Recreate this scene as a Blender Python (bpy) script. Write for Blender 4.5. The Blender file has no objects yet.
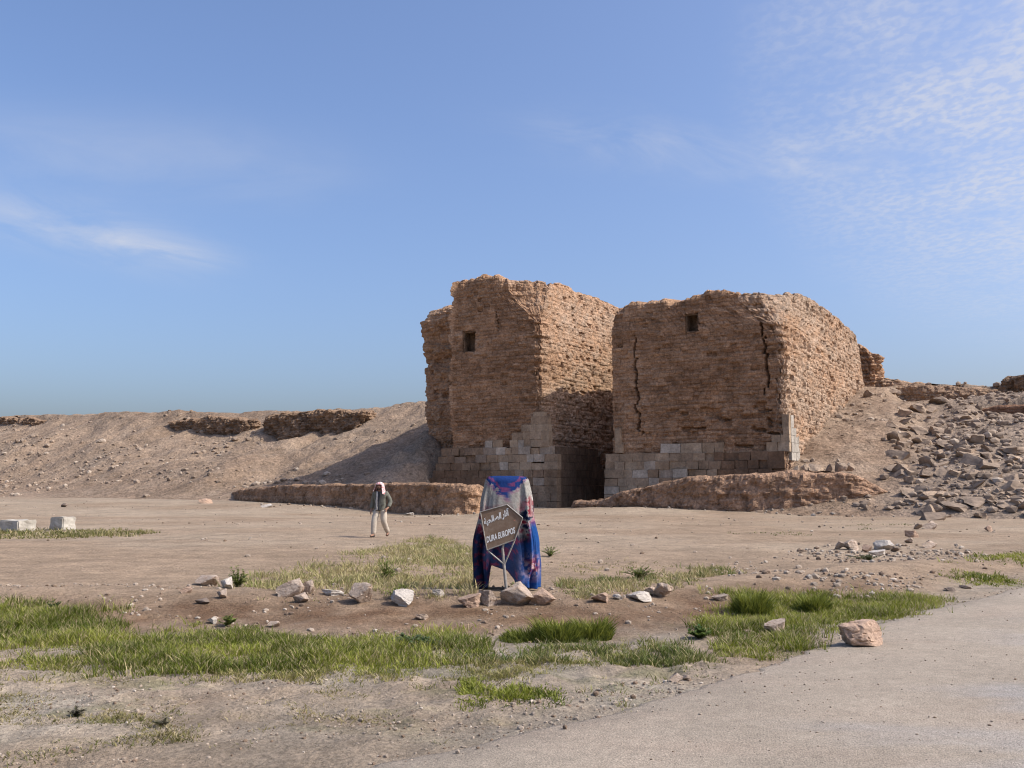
import bpy, bmesh, math, random
import numpy as np
from mathutils import Vector, Matrix, Euler

random.seed(7)
RNG = np.random.default_rng(7)
scene = bpy.context.scene
COL = scene.collection
R = math.radians

# ------------------------------------------------------------------ numpy noise
def _h(ix, iy, iz, seed):
    n = (ix.astype(np.int64) * 374761393 + iy.astype(np.int64) * 668265263 + iz.astype(np.int64) * 2147483647 + seed * 1274126177) & 0xFFFFFFFF
    n = ((n ^ (n >> 13)) * 1274126177) & 0xFFFFFFFF
    n = (n ^ (n >> 16)) & 0xFFFFFFFF
    n = (n * 2654435761) & 0xFFFFFFFF
    n = n ^ (n >> 15)
    return (n & 0xFFFFFF) / float(0xFFFFFF)

def hsh(a, b=0, c=0, seed=0):
    a, b, c = np.broadcast_arrays(np.asarray(a), np.asarray(b), np.asarray(c))
    return _h(np.floor(a).astype(np.int64), np.floor(b).astype(np.int64), np.floor(c).astype(np.int64), seed)

def vn3(x, y, z, seed=0):
    x, y, z = np.broadcast_arrays(np.asarray(x, float), np.asarray(y, float), np.asarray(z, float))
    ix, iy, iz = np.floor(x), np.floor(y), np.floor(z)
    fx, fy, fz = x - ix, y - iy, z - iz
    fx = fx * fx * (3 - 2 * fx); fy = fy * fy * (3 - 2 * fy); fz = fz * fz * (3 - 2 * fz)
    ix = ix.astype(np.int64); iy = iy.astype(np.int64); iz = iz.astype(np.int64)
    def L(a, b, t): return a + (b - a) * t
    c = [[[_h(ix + i, iy + j, iz + k, seed) for k in (0, 1)] for j in (0, 1)] for i in (0, 1)]
    return L(L(L(c[0][0][0], c[1][0][0], fx), L(c[0][1][0], c[1][1][0], fx), fy),
             L(L(c[0][0][1], c[1][0][1], fx), L(c[0][1][1], c[1][1][1], fx), fy), fz)

def vn2(x, y, seed=0):
    x, y = np.broadcast_arrays(np.asarray(x, float), np.asarray(y, float))
    ix, iy = np.floor(x), np.floor(y)
    fx, fy = x - ix, y - iy
    fx = fx * fx * (3 - 2 * fx); fy = fy * fy * (3 - 2 * fy)
    ix = ix.astype(np.int64); iy = iy.astype(np.int64); z0 = np.zeros_like(ix)
    a = _h(ix, iy, z0, seed); b = _h(ix + 1, iy, z0, seed); c = _h(ix, iy + 1, z0, seed); d = _h(ix + 1, iy + 1, z0, seed)
    return (a + (b - a) * fx) * (1 - fy) + (c + (d - c) * fx) * fy

def fbm2(x, y, o=4, seed=0, g=.5):
    s = 0; a = 1; t = 0
    for i in range(o):
        s = s + a * (vn2(x * 2 ** i + 17.3 * i, y * 2 ** i + 5.1 * i, seed + i) * 2 - 1); t += a; a *= g
    return s / t

def fbm3(x, y, z, o=4, seed=0, g=.5):
    s = 0; a = 1; t = 0
    for i in range(o):
        s = s + a * (vn3(x * 2 ** i + 17.3 * i, y * 2 ** i + 5.1 * i, z * 2 ** i + 9.7 * i, seed + i) * 2 - 1); t += a; a *= g
    return s / t

def ss(a, b, x):
    t = np.clip((np.asarray(x, float) - a) / (b - a), 0, 1)
    return t * t * (3 - 2 * t)

# ------------------------------------------------------------------ camera geometry
CAMZ = 1.6
FPX = 960.0
PITCH = math.atan(102 / 960)
cp, sp = math.cos(PITCH), math.sin(PITCH)

def ray(px, py):
    u = (px - 512) / FPX; v = (384 - py) / FPX
    return np.array([u, cp - v * sp, sp + v * cp])

def at(px, py, Y):
    d = ray(px, py); k = Y / d[1]
    return np.array([d[0] * k, Y, CAMZ + d[2] * k])

# gatehouse frame: t runs left along the front, w runs in depth
TH = R(30)
CN = at(786, 400, 58.0)[:2]
A = np.array([-math.cos(TH), math.sin(TH)]); B = np.array([math.sin(TH), math.cos(TH)])

def tw2xy(t, w):
    t = np.asarray(t, float); w = np.asarray(w, float)
    return CN[0] + t * A[0] + w * B[0], CN[1] + t * A[1] + w * B[1]

def xy2tw(x, y):
    rx = np.asarray(x, float) - CN[0]; ry = np.asarray(y, float) - CN[1]
    return rx * A[0] + ry * A[1], rx * B[0] + ry * B[1]

def tfront(px, py, w=0.0):
    d = ray(px, py); m = d[0] / d[1]
    ox, oy = CN[0] + w * B[0], CN[1] + w * B[1]
    t = (ox - m * oy) / (m * A[1] - A[0])
    x, y = ox + t * A[0], oy + t * A[1]
    return t, CAMZ + d[2] / d[1] * y

# ------------------------------------------------------------------ terrain
def road_edge_x(y):
    # x of the road's ragged left edge as a function of y
    ys = np.array([-6, 3.0, 5.0, 5.6, 6.2, 7.0, 7.9, 9.3, 11.2, 12.6, 14.2, 16.2, 19, 24, 40])
    xs = np.array([-6.2, -3.1, -1.55, -.92, -.15, .70, 1.55, 2.75, 4.15, 5.35, 7.0, 8.9, 11.8, 16.5, 32])
    return np.interp(y, ys, xs)

def ground_base(x, y):
    z = .45 * ss(48, 78, y)
    z = z + .22 * np.exp(-(((x - 8) / 9) ** 2 + ((y - 57) / 5) ** 2))
    z = z - .35 * np.exp(-(((x - 3.5) / 3.5) ** 2 + ((y - 68) / 6) ** 2))
    z = z - .42 * np.exp(-(((x + 7) / 8.5) ** 2 + ((y - 57.5) / 6.5) ** 2))
    th = 11.5 + .75 * np.maximum(0, x - 1.2) + .5 * fbm2(x * .35, y * .35, 2, 3)
    bank = ss(-1.35, 1.25, y - th)
    fade = 1 - ss(6, 12, x) * .5
    z = z + .17 * bank * fade
    # crest hump where the stones lie, sinking again behind
    z = z + .07 * np.exp(-((y - th - 1.4) / .9) ** 2) * fade
    z = z - .06 * ss(20, 30, y)
    z = z + .10 * fbm2(x * .12, y * .12, 3, 11) * ss(8, 22, y)
    return z

def ground_z(x, y, fine=True):
    z = ground_base(x, y)
    if fine:
        re = road_edge_x(y)
        off = ss(.0, -.5, x - re)
        far = 1 - ss(20, 60, y)
        z = z + off * (.035 * fbm2(x * 1.1, y * 1.1, 3, 21) + far * .016 * fbm2(x * 4.5, y * 4.5, 3, 31))
        tr = ss(10.2, 9.3, y) * ss(5.6, 7.0, y) * ss(-.1, -.6, x - re)
        z = z + tr * (.045 * fbm2(x * 6, y * 6, 3, 41) + .012 * fbm2(x * 16, y * 16, 2, 43))
    return z

NOTCH = [(tfront(249, 415, 17)[0], tfront(180, 415, 17)[0], 16.8, .35), (tfront(364, 410, 16.2)[0], tfront(278, 410, 16.2)[0], 16.2, .6), (tfront(50, 418, 20)[0], tfront(-10, 418, 20)[0], 19.8, .4), (tfront(1075, 428, 17.5)[0], tfront(985, 428, 17.5)[0], 17.5, 1.0), (tfront(1080, 390, 26)[0], tfront(900, 385, 26)[0], 25.8, 1.5)]
def hill_z(x, y, fine=True):
    t, w = xy2tw(x, y)
    wig = 2.0 * fbm2(t * .05, w * .05, 2, 51)
    # left embankment
    ww = w + wig
    p = np.clip((ww + 6) / 26.0, -.2, 1)
    El = (9.0 + 1.0 * ss(55, 110, t) + .5 * fbm2(t * .06, 3.3, 3, 61)) * np.where(p > 0, p ** 1.25, p)
    ml = ss(23.6, 27.5, t)
    # right mound
    p2 = np.clip((w + 5.2 + .5 * wig) / 30.5, -.2, 1)
    Er = (8.75 + .25 * fbm2(t * .1, 1.3, 2, 62)) * np.where(p2 > 0, .30 * np.sin(np.minimum(p2, 1) * math.pi / 2) + .70 * p2, p2)
    mr = ss(3.2, .2, t)
    # saddle behind the right tower's back corner and the notch right of it
    E = np.where(t > 13, El * ml - .6 * (1 - ml), Er * mr - .6 * (1 - mr))
    if fine:
        amp = np.clip(p * 3, 0, 1) * ml + np.clip(p2 * 3, 0, 1) * mr
        gul = np.abs(fbm2(t * .13 + .35 * fbm2(t * .1, w * .1, 2, 72), w * .035, 3, 71))
        E = E - amp * (2.3 * gul * ss(1.05, .6, np.where(t > 13, p, p2)) * np.where(t > 13, 1, .45)) + amp * .5
        E = E + amp * (.35 * fbm2(t * .3, w * .3, 3, 73) + .24 * fbm2(t * 1.3, w * 1.3, 4, 74, .6))
        for (ta, tb, off, dep) in NOTCH:
            E = E - dep * (1 + .8 * fbm2(t * .35, 2.2, 3, 79)) * ss(ta - 1.2, ta + .6, t) * ss(tb + 1.2, tb - .6, t) * ss(off - 6.5, off - 1.3, w + .8 * fbm2(t * .4, w * .3, 2, 78)) * (w < off)
        E = E + 1.5 * np.exp(-((t - 28.6) / 2.4) ** 2 - ((w - 3) / 5.0) ** 2) * (1 + .8 * fbm2(t * .9, w * .9, 3, 80))
        # terracette steps
        E = E + amp * .10 * fbm2(t * .5, E * 2.2, 3, 77)
    return ground_base(x, y) + E

def terrain(x, y):
    return np.maximum(ground_z(x, y), hill_z(x, y))

_Y = np.exp(np.linspace(math.log(3.0), math.log(260), 4000))
def hit(px, py):
    d = ray(px, py)
    X = d[0] / d[1] * _Y; Z = CAMZ + d[2] / d[1] * _Y
    f = Z - terrain(X, _Y)
    i = np.argmax(f < 0)
    if f[i] >= 0: i = len(_Y) - 1
    a, b = _Y[max(i - 1, 0)], _Y[i]
    fa, fb = f[max(i - 1, 0)], f[i]
    y = a + (b - a) * (fa / (fa - fb) if fa != fb else 0)
    x = d[0] / d[1] * y
    return np.array([x, y, float(terrain(np.array([x]), np.array([y]))[0])])

# ------------------------------------------------------------------ object helpers
def tag(o, label=None, cat=None, group=None, kind=None):
    if label: o['label'] = label
    if cat: o['category'] = cat
    if group: o['group'] = group
    if kind: o['kind'] = kind
    return o

def link(o, parent=None):
    COL.objects.link(o)
    if parent is not None: o.parent = parent
    return o

def empty(name, loc=(0, 0, 0)):
    o = bpy.data.objects.new(name, None); o.location = loc; o.empty_display_size = .3
    return link(o)

def mesh_np(name, V, F, mat, parent=None, smooth=False, cols=None, uv=None, loc=None):
    """V (n,3); F list of arrays of faces (m,k)"""
    me = bpy.data.meshes.new(name)
    V = np.asarray(V, np.float32)
    if not isinstance(F, list): F = [F]
    F = [np.asarray(f, np.int32) for f in F if len(f)]
    me.vertices.add(len(V)); me.vertices.foreach_set('co', V.ravel())
    nl = sum(f.size for f in F); nf = sum(len(f) for f in F)
    me.loops.add(nl); me.polygons.add(nf)
    li = np.concatenate([f.ravel() for f in F])
    tot = np.concatenate([np.full(len(f), f.shape[1], np.int32) for f in F])
    st = np.concatenate([[0], np.cumsum(tot)[:-1]]).astype(np.int32)
    me.loops.foreach_set('vertex_index', li)
    me.polygons.foreach_set('loop_start', st)
    me.polygons.foreach_set('loop_total', tot)
    me.polygons.foreach_set('use_smooth', np.full(nf, smooth, bool))
    me.update(calc_edges=True)
    if cols is not None:
        c = np.ones((len(V), 4), np.float32); cc = np.asarray(cols, np.float32)
        if cc.ndim == 1: cc = np.stack([cc] * 3, 1)
        c[:, :cc.shape[1]] = cc
        a = me.color_attributes.new('col', 'FLOAT_COLOR', 'POINT'); a.data.foreach_set('color', c.ravel())
    if uv is not None:
        l = me.uv_layers.new(name='UVMap'); l.data.foreach_set('uv', np.asarray(uv, np.float32)[li].ravel())
    if mat is not None: me.materials.append(mat)
    o = bpy.data.objects.new(name, me)
    if loc is not None: o.location = loc
    return link(o, parent)

def grid_faces(n, m, wrap=False):
    """index [i*m+j], i in n, j in m"""
    i = np.arange(n if wrap else n - 1); j = np.arange(m - 1)
    I, J = np.meshgrid(i, j, indexing='ij'); I2 = (I + 1) % n
    return np.stack([I * m + J, I2 * m + J, I2 * m + J + 1, I * m + J + 1], -1).reshape(-1, 4)

class MB:
    """collects boxes and tubes into one mesh"""
    def __init__(s): s.v = []; s.f = []; s.c = []; s.n = 0
    def add(s, V, F, c=None):
        V = np.asarray(V, float); s.v.append(V)
        s.f += [tuple(int(k) + s.n for k in f) for f in F]
        s.c.append(np.tile(np.asarray((1, 1, 1) if c is None else c, float), (len(V), 1))); s.n += len(V)
    def box8(s, P, c=None):
        s.add(P, [(0, 3, 2, 1), (4, 5, 6, 7), (0, 1, 5, 4), (1, 2, 6, 5), (2, 3, 7, 6), (3, 0, 4, 7)], c)
    def tube(s, pts, r, n=8, c=None, cap=True):
        pts = [Vector(p) for p in pts]; rr = r if hasattr(r, '__len__') else [r] * len(pts)
        V = []
        for i, p in enumerate(pts):
            d = (pts[min(i + 1, len(pts) - 1)] - pts[max(i - 1, 0)]).normalized()
            a = d.orthogonal().normalized() if i == 0 else (a - d * a.dot(d)).normalized()
            b = d.cross(a)
            for k in range(n):
                q = 2 * math.pi * k / n
                V.append(p + (a * math.cos(q) + b * math.sin(q)) * rr[i])
        F = [(i * n + k, i * n + (k + 1) % n, (i + 1) * n + (k + 1) % n, (i + 1) * n + k) for i in range(len(pts) - 1) for k in range(n)]
        if cap: F += [tuple(range(n - 1, -1, -1)), tuple((len(pts) - 1) * n + k for k in range(n))]
        s.add([tuple(v) for v in V], F, c)
    def build(s, name, mat, parent=None, smooth=False):
        me = bpy.data.meshes.new(name); V = np.concatenate(s.v)
        me.from_pydata([tuple(v) for v in V], [], s.f)
        a = me.color_attributes.new('col', 'FLOAT_COLOR', 'POINT')
        a.data.foreach_set('color', np.concatenate([np.concatenate(s.c), np.ones((len(V), 1))], 1).astype(np.float32).ravel())
        me.polygons.foreach_set('use_smooth', np.full(len(me.polygons), smooth, bool))
        me.materials.append(mat); me.update()
        return link(bpy.data.objects.new(name, me), parent)

# ------------------------------------------------------------------ materials
def material(name, base=(.4, .3, .2), rough=.9, attr=False, noises=(), bumps=(), uvbrick=None, objrand=0.0, spec=.25, metal=0.0, sheen=0.0, trans=0.0):
    """noises: (scale, lo colour factor, hi colour factor, detail, stretch) multiplied onto the base; bumps: (scale, strength, distance, kind)"""
    m = bpy.data.materials.new(name); m.use_nodes = True
    nt = m.node_tree; N = nt.nodes; Lk = nt.links
    bs = N['Principled BSDF']; bs.inputs['Roughness'].default_value = rough
    bs.inputs['Specular IOR Level'].default_value = spec; bs.inputs['Metallic'].default_value = metal
    if sheen: bs.inputs['Sheen Weight'].default_value = sheen
    if attr:
        a = N.new('ShaderNodeAttribute'); a.attribute_name = 'col'; cur = a.outputs['Color']
    else:
        a = N.new('ShaderNodeRGB'); a.outputs[0].default_value = (*base, 1); cur = a.outputs[0]
    tc = N.new('ShaderNodeTexCoord'); co = tc.outputs['Object']
    def mul(x, y, fac=1.0):
        q = N.new('ShaderNodeMix'); q.data_type = 'RGBA'; q.blend_type = 'MULTIPLY'; q.inputs[0].default_value = fac
        Lk.new(x, q.inputs[6]); Lk.new(y, q.inputs[7]); return q.outputs[2]
    def tex(scale, detail, stretch, kind='noise'):
        src = co
        if stretch != (1, 1, 1):
            mp = N.new('ShaderNodeMapping'); mp.inputs['Scale'].default_value = stretch; Lk.new(src, mp.inputs[0]); src = mp.outputs[0]
        if kind == 'voro':
            t = N.new('ShaderNodeTexVoronoi'); t.inputs['Scale'].default_value = scale; Lk.new(src, t.inputs['Vector']); return t.outputs['Distance']
        if kind == 'cell':
            t = N.new('ShaderNodeTexVoronoi'); t.inputs['Scale'].default_value = scale; Lk.new(src, t.inputs['Vector'])
            s = N.new('ShaderNodeSeparateColor'); Lk.new(t.outputs['Color'], s.inputs[0]); return s.outputs[0]
        t = N.new('ShaderNodeTexNoise'); t.inputs['Scale'].default_value = scale; t.inputs['Detail'].default_value = detail; t.inputs['Roughness'].default_value = .62
        Lk.new(src, t.inputs['Vector']); return t.outputs[0]
    for nz in noises:
        scale, lo, hi, detail = nz[:4]; stretch = nz[4] if len(nz) > 4 else (1, 1, 1); kind = nz[5] if len(nz) > 5 else 'noise'
        r = N.new('ShaderNodeValToRGB')
        p0, p1 = (.3, .7) if kind == 'noise' else (0, 1)
        if len(nz) > 6: p0, p1 = nz[6]
        r.color_ramp.elements[0].position = p0; r.color_ramp.elements[1].position = p1
        lo = lo if hasattr(lo, '__len__') else (lo,) * 3; hi = hi if hasattr(hi, '__len__') else (hi,) * 3
        r.color_ramp.elements[0].color = (*lo, 1); r.color_ramp.elements[1].color = (*hi, 1)
        Lk.new(tex(scale, detail, stretch, kind), r.inputs[0]); cur = mul(cur, r.outputs[0])
    if objrand:
        oi = N.new('ShaderNodeObjectInfo'); r = N.new('ShaderNodeValToRGB'); Lk.new(oi.outputs['Random'], r.inputs[0])
        r.color_ramp.elements[0].color = (1 - objrand, 1 - objrand, 1 - objrand * .9, 1); r.color_ramp.elements[1].color = (1 + objrand * .6, 1 + objrand * .5, 1 + objrand * .4, 1)
        cur = mul(cur, r.outputs[0])
    nrm = None
    if uvbrick:
        # thin mortar joints laid on the wall's own (length, height) coordinates
        hb, wb, dist, dark = uvbrick
        uvn = N.new('ShaderNodeUVMap'); uvn.uv_map = 'UVMap'
        nz = N.new('ShaderNodeTexNoise'); nz.inputs['Scale'].default_value = .9; nz.inputs['Detail'].default_value = 4
        Lk.new(uvn.outputs[0], nz.inputs['Vector'])
        sb = N.new('ShaderNodeVectorMath'); sb.operation = 'SUBTRACT'; sb.inputs[1].default_value = (.5, .5, .5); Lk.new(nz.outputs['Color'], sb.inputs[0])
        sc = N.new('ShaderNodeVectorMath'); sc.operation = 'SCALE'; sc.inputs['Scale'].default_value = dist; Lk.new(sb.outputs[0], sc.inputs[0])
        ad = N.new('ShaderNodeVectorMath'); ad.operation = 'ADD'; Lk.new(uvn.outputs[0], ad.inputs[0]); Lk.new(sc.outputs[0], ad.inputs[1])
        bt = N.new('ShaderNodeTexBrick'); bt.inputs['Scale'].default_value = 1; bt.inputs['Brick Width'].default_value = wb; bt.inputs['Row Height'].default_value = hb
        bt.inputs['Mortar Size'].default_value = .022; bt.inputs['Mortar Smooth'].default_value = .6
        bt.inputs['Color1'].default_value = (1.12, 1.1, 1.05, 1); bt.inputs['Color2'].default_value = (.78, .77, .76, 1); bt.inputs['Mortar'].default_value = (dark, dark, dark, 1)
        Lk.new(ad.outputs[0], bt.inputs['Vector'])
        # joints washed out in places
        n2 = N.new('ShaderNodeTexNoise'); n2.inputs['Scale'].default_value = .7; n2.inputs['Detail'].default_value = 5; Lk.new(uvn.outputs[0], n2.inputs['Vector'])
        rr = N.new('ShaderNodeMapRange'); rr.inputs[1].default_value = .35; rr.inputs[2].default_value = .6; rr.inputs[3].default_value = .1; rr.inputs[4].default_value = .9; Lk.new(n2.outputs[0], rr.inputs[0])
        ml = N.new('ShaderNodeMath'); ml.operation = 'MULTIPLY'; Lk.new(rr.outputs[0], ml.inputs[0]); Lk.new(a.outputs['Alpha'], ml.inputs[1])
        q = N.new('ShaderNodeMix'); q.data_type = 'RGBA'; q.blend_type = 'MULTIPLY'; Lk.new(ml.outputs[0], q.inputs[0]); Lk.new(cur, q.inputs[6]); Lk.new(bt.outputs['Color'], q.inputs[7]); cur = q.outputs[2]
    for bz in bumps:
        scale, strength, distance = bz[:3]; kind = bz[3] if len(bz) > 3 else 'noise'; stretch = bz[4] if len(bz) > 4 else (1, 1, 1)
        b = N.new('ShaderNodeBump'); b.inputs['Strength'].default_value = strength; b.inputs['Distance'].default_value = distance
        Lk.new(tex(scale, 6, stretch, kind), b.inputs['Height'])
        if nrm is not None: Lk.new(nrm, b.inputs['Normal'])
        nrm = b.outputs[0]
    if nrm is not None: Lk.new(nrm, bs.inputs['Normal'])
    Lk.new(cur, bs.inputs['Base Color'])
    if trans:
        tl = N.new('ShaderNodeBsdfTranslucent'); Lk.new(cur, tl.inputs[0]); mx = N.new('ShaderNodeMixShader'); mx.inputs[0].default_value = trans
        Lk.new(bs.outputs[0], mx.inputs[1]); Lk.new(tl.outputs[0], mx.inputs[2]); Lk.new(mx.outputs[0], N['Material Output'].inputs[0])
    return m

M_ground = material('dirt', attr=True, rough=.95, spec=.1,
    noises=[(.35, .84, 1.12, 5), (3.0, .80, 1.16, 6), (1.2, .84, 1.1, 6, (.35, 1.6, 1)), (20, .70, 1.26, 6), (60, .6, 1.08, 3, (1, 1, 1), 'noise', (.28, .5))],
    bumps=[(5, .6, .08), (24, .9, .035), (90, .7, .01)])
M_hill = material('embankment earth', attr=True, rough=.95, spec=.1,
    noises=[(.12, .85, 1.1, 5), (.9, .78, 1.16, 6), (4, .66, 1.24, 6), (9, .7, 1.2, 5), (2.2, .6, 1.0, 3, (1, 1, 1), 'noise', (.30, .42))],
    bumps=[(.8, .7, .5), (3.5, .9, .16)])
M_road = material('worn asphalt', attr=True, rough=.93, spec=.15,
    noises=[(.5, .88, 1.08, 5), (3, .92, 1.06, 5), (16, .86, 1.12, 5), (75, .62, 1.28, 3), (140, .55, 1.0, 1, (1, 1, 1), 'noise', (.32, .44))], bumps=[(70, .9, .012), (8, .4, .02)])
M_brick = material('eroded mud brick', attr=True, rough=.95, spec=.08, uvbrick=(.27, .75, .5, .55),
    noises=[(.25, .84, 1.12, 5), (1.2, .74, 1.18, 6, (1, 1, 1.5)), (5, .70, 1.24, 6, (1, 1, 1.8)), (14, .74, 1.2, 4)], bumps=[(3, .8, .2, 'noise', (1, 1, 2)), (9, .9, .1), (26, .6, .03)])
M_mud = material('mud plaster', attr=True, rough=.95, spec=.08,
    noises=[(.5, .80, 1.14, 5), (2.0, .66, 1.18, 6, (1, 1, .5)), (7, .62, 1.24, 6), (1.6, .55, 1.0, 5, (1, 1, 1), 'noise', (.34, .5))], bumps=[(2.5, 1.0, .25), (9, 1.0, .1)])
M_ashlar = material('gypsum stone', attr=True, rough=.9, spec=.1, noises=[(.6, .66, 1.14, 6), (2.2, .72, 1.14, 6, (1, 1, .6)), (8, .74, 1.14, 5)], bumps=[(6, .8, .07), (25, .5, .02)])
M_dark = material('dark recess earth', base=(.12, .085, .055), rough=.95, noises=[(3, .8, 1.1, 4)])
M_rock = material('pale limestone', base=(.52, .41, .315), rough=.92, spec=.12, objrand=.16,
    noises=[(1.1, .80, 1.1, 5), (7, .72, 1.12, 6), (30, .82, 1.08, 4), (3.4, (.72, .62, .52), 1.0, 4, (1, 1, 1), 'noise', (.36, .46))], bumps=[(9, .6, .05), (40, .5, .012)])
M_whiterock = material('whitish stone', base=(.58, .515, .435), rough=.92, objrand=.1, noises=[(3, .76, 1.08, 5), (14, .78, 1.1, 5)], bumps=[(9, .6, .05), (40, .4, .01)])
M_boulder = material('pinkish boulder', base=(.50, .345, .245), rough=.92, noises=[(2, .74, 1.12, 6), (8, .70, 1.14, 6), (40, .82, 1.08, 4)], bumps=[(8, .6, .06), (35, .6, .014)])
M_rubble = material('rubble stone', base=(.375, .285, .205), rough=.93, spec=.1, objrand=.25, noises=[(.8, .74, 1.14, 5), (4, .66, 1.2, 6)], bumps=[(3, .6, .12), (14, .5, .03)])
M_darkrock = material('dark stone', base=(.2, .155, .12), rough=.92, objrand=.2, noises=[(5, .8, 1.1, 5)], bumps=[(12, .5, .03)])
M_gravel = material('gravel', attr=True, rough=.95, spec=.1, noises=[(20, .85, 1.1, 3)])
M_grass = material('grass blades', attr=True, rough=.6, spec=.25, trans=.3)
M_block = material('white limestone block', attr=True, base=(.6, .55, .47), rough=.9, noises=[(2, .80, 1.06, 5), (10, .78, 1.08, 5)], bumps=[(9, .5, .03), (40, .4, .01)])
M_metal = material('weathered painted steel', base=(.235, .18, .135), rough=.65, spec=.3, noises=[(5, (.72, .60, .52), (1.1, 1.08, 1.05), 6), (22, (.78, .70, .62), 1.05, 4)])
M_edge = material('bare steel edge', base=(.33, .30, .26), rough=.5, spec=.4, noises=[(18, .6, 1.1, 4)])
M_white = material('white sign paint', base=(.80, .79, .75), rough=.7, noises=[(30, .86, 1.0, 3)])
M_red = material('faded red paint', base=(.55, .22, .16), rough=.7, noises=[(30, .8, 1.0, 3)])
M_cloth = material('woven blanket', attr=True, rough=.95, spec=.1, noises=[(45, .80, 1.08, 3)], bumps=[(160, .35, .004), (9, .35, .03)])
M_skin = material('skin', base=(.30, .165, .105), rough=.6)
M_jacket = material('olive jacket', base=(.15, .148, .118), rough=.9, noises=[(14, .8, 1.12, 4)], bumps=[(14, .6, .03)])
M_trouser = material('beige trousers', base=(.50, .43, .34), rough=.92, noises=[(9, .82, 1.06, 4)], bumps=[(10, .6, .03)])
M_shirt = material('dark shirt', base=(.05, .05, .055), rough=.9, noises=[(14, .8, 1.1, 3)])
M_scarf = material('red and white scarf cloth', base=(.72, .60, .57), rough=.95, noises=[(42, (.62, .22, .22), (1.08, 1.15, 1.15), 1, (1, 1, 1), 'cell')])
M_strip = material('pale scarf cloth', base=(.62, .58, .52), rough=.95, noises=[(30, .8, 1.05, 3)])
M_shoe = material('dark leather', base=(.03, .025, .022), rough=.6)
M_hair = material('dark hair', base=(.02, .017, .015), rough=.7)

# ------------------------------------------------------------------ axis helper
def axis(segs):
    """segs: (start, end, step0, step1) pieces with geometric step growth"""
    out = []
    for a, b, s0, s1 in segs:
        x = a; L = abs(b - a); sg = 1 if b > a else -1
        while abs(x - a) < L:
            out.append(x); f = abs(x - a) / L
            x += sg * s0 * (s1 / s0) ** f
    out.append(segs[-1][1])
    return np.array(out)

# ------------------------------------------------------------------ colours
C_dirt = np.array([.318, .232, .155]); C_pale = np.array([.335, .265, .188]); C_damp = np.array([.155, .092, .053])
C_grey = np.array([.315, .268, .205]); C_track = np.array([.25, .19, .132])

def ground_col(x, y):
    th = 11.5 + .75 * np.maximum(0, x - 1.2) + .5 * fbm2(x * .35, y * .35, 2, 3)
    d = y - th
    n = fbm2(x * .8, y * .8, 4, 81); n2 = fbm2(x * .25, y * .25, 3, 83); n3 = fbm2(x * 2.5, y * 2.5, 4, 85)
    c = np.tile(C_dirt, x.shape + (1,)).astype(float)
    def mix(c, col, m): return c + (col - c) * m[..., None]
    c = mix(c, C_pale, np.clip(.4 + n2 * 1.2, 0, 1) * ss(16, 26, y) * .7)
    c = mix(c, C_pale * 1.02, ss(45, 56, y) * .6 * ss(-.5, .4, n2 + .2))
    front = ss(.2, -1.4, d)
    c = mix(c, C_grey, front * np.clip(.7 + n, 0, 1))
    damp = np.exp(-((d + .15 + .3 * n) / 1.0) ** 2) * ss(-7.5, -5, x) * ss(7.5, 3.5, x)
    c = mix(c, C_damp, np.clip(damp * (.80 + .7 * n3), 0, 1))
    # bare strip at the foot of the bank, low grey weeds and trodden track near the road
    tr = ss(.45, .0, np.abs(y - (6.75 - .06 * x + .25 * n2))) * front
    c = mix(c, C_track * .8, tr * np.clip(.35 + n3, 0, .8))
    c = mix(c, C_track, ss(6.5, 5.8, y + .3 * n2) * .6 * front)
    c = mix(c, C_pale * 1.12, np.clip(n3 * 2.2 - .35, 0, 1) * front * .5)
    c = mix(c, np.array([.17, .165, .075]), np.clip(fbm2(x * 1.6, y * 2.6, 4, 88) * 2.6 - .45, 0, 1) * front * ss(5.9, 7.0, y) * .55)
    wob = 1.2 * fbm2(x * .05, 3.3, 3, 89)
    for y0, sl in ((25.5, .06), (27.1, .06), (37, -.03), (38.6, -.03), (45, .02)):
        c = c * (1 - .13 * np.exp(-((y - y0 - sl * x - wob) / .16) ** 2) * np.clip(.6 + 1.5 * fbm2(x * .3, y * .3, 3, 90), 0, 1))[..., None]
    return c * (1 + .12 * n2)[..., None]

# ------------------------------------------------------------------ ground sheet
gx = np.unique(np.concatenate([axis([(0, 8, .06, .07), (8, 60, .07, 1.6), (60, 3000, 1.6, 400)]), -axis([(0, 8, .06, .07), (8, 60, .07, 1.6), (60, 3000, 1.6, 400)])]))
gy = np.unique(np.concatenate([axis([(4.2, 15, .045, .06), (15, 45, .06, .45), (45, 110, .45, 2), (110, 3500, 2, 400)]), 4.2 - axis([(0, 12, .06, .6), (12, 3000, .6, 500)])]))
X, Y = np.meshgrid(gx, gy, indexing='ij')
Z = ground_z(X, Y)
far = ss(150, 400, np.hypot(X, Y))
Z = Z * (1 - far)
o = mesh_np('ground', np.stack([X, Y, Z], -1).reshape(-1, 3), grid_faces(len(gx), len(gy)), M_ground, smooth=True, cols=ground_col(X, Y).reshape(-1, 3))
tag(o, 'bare beige dirt ground in front of the ruined gate', 'ground', kind='structure')

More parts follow.
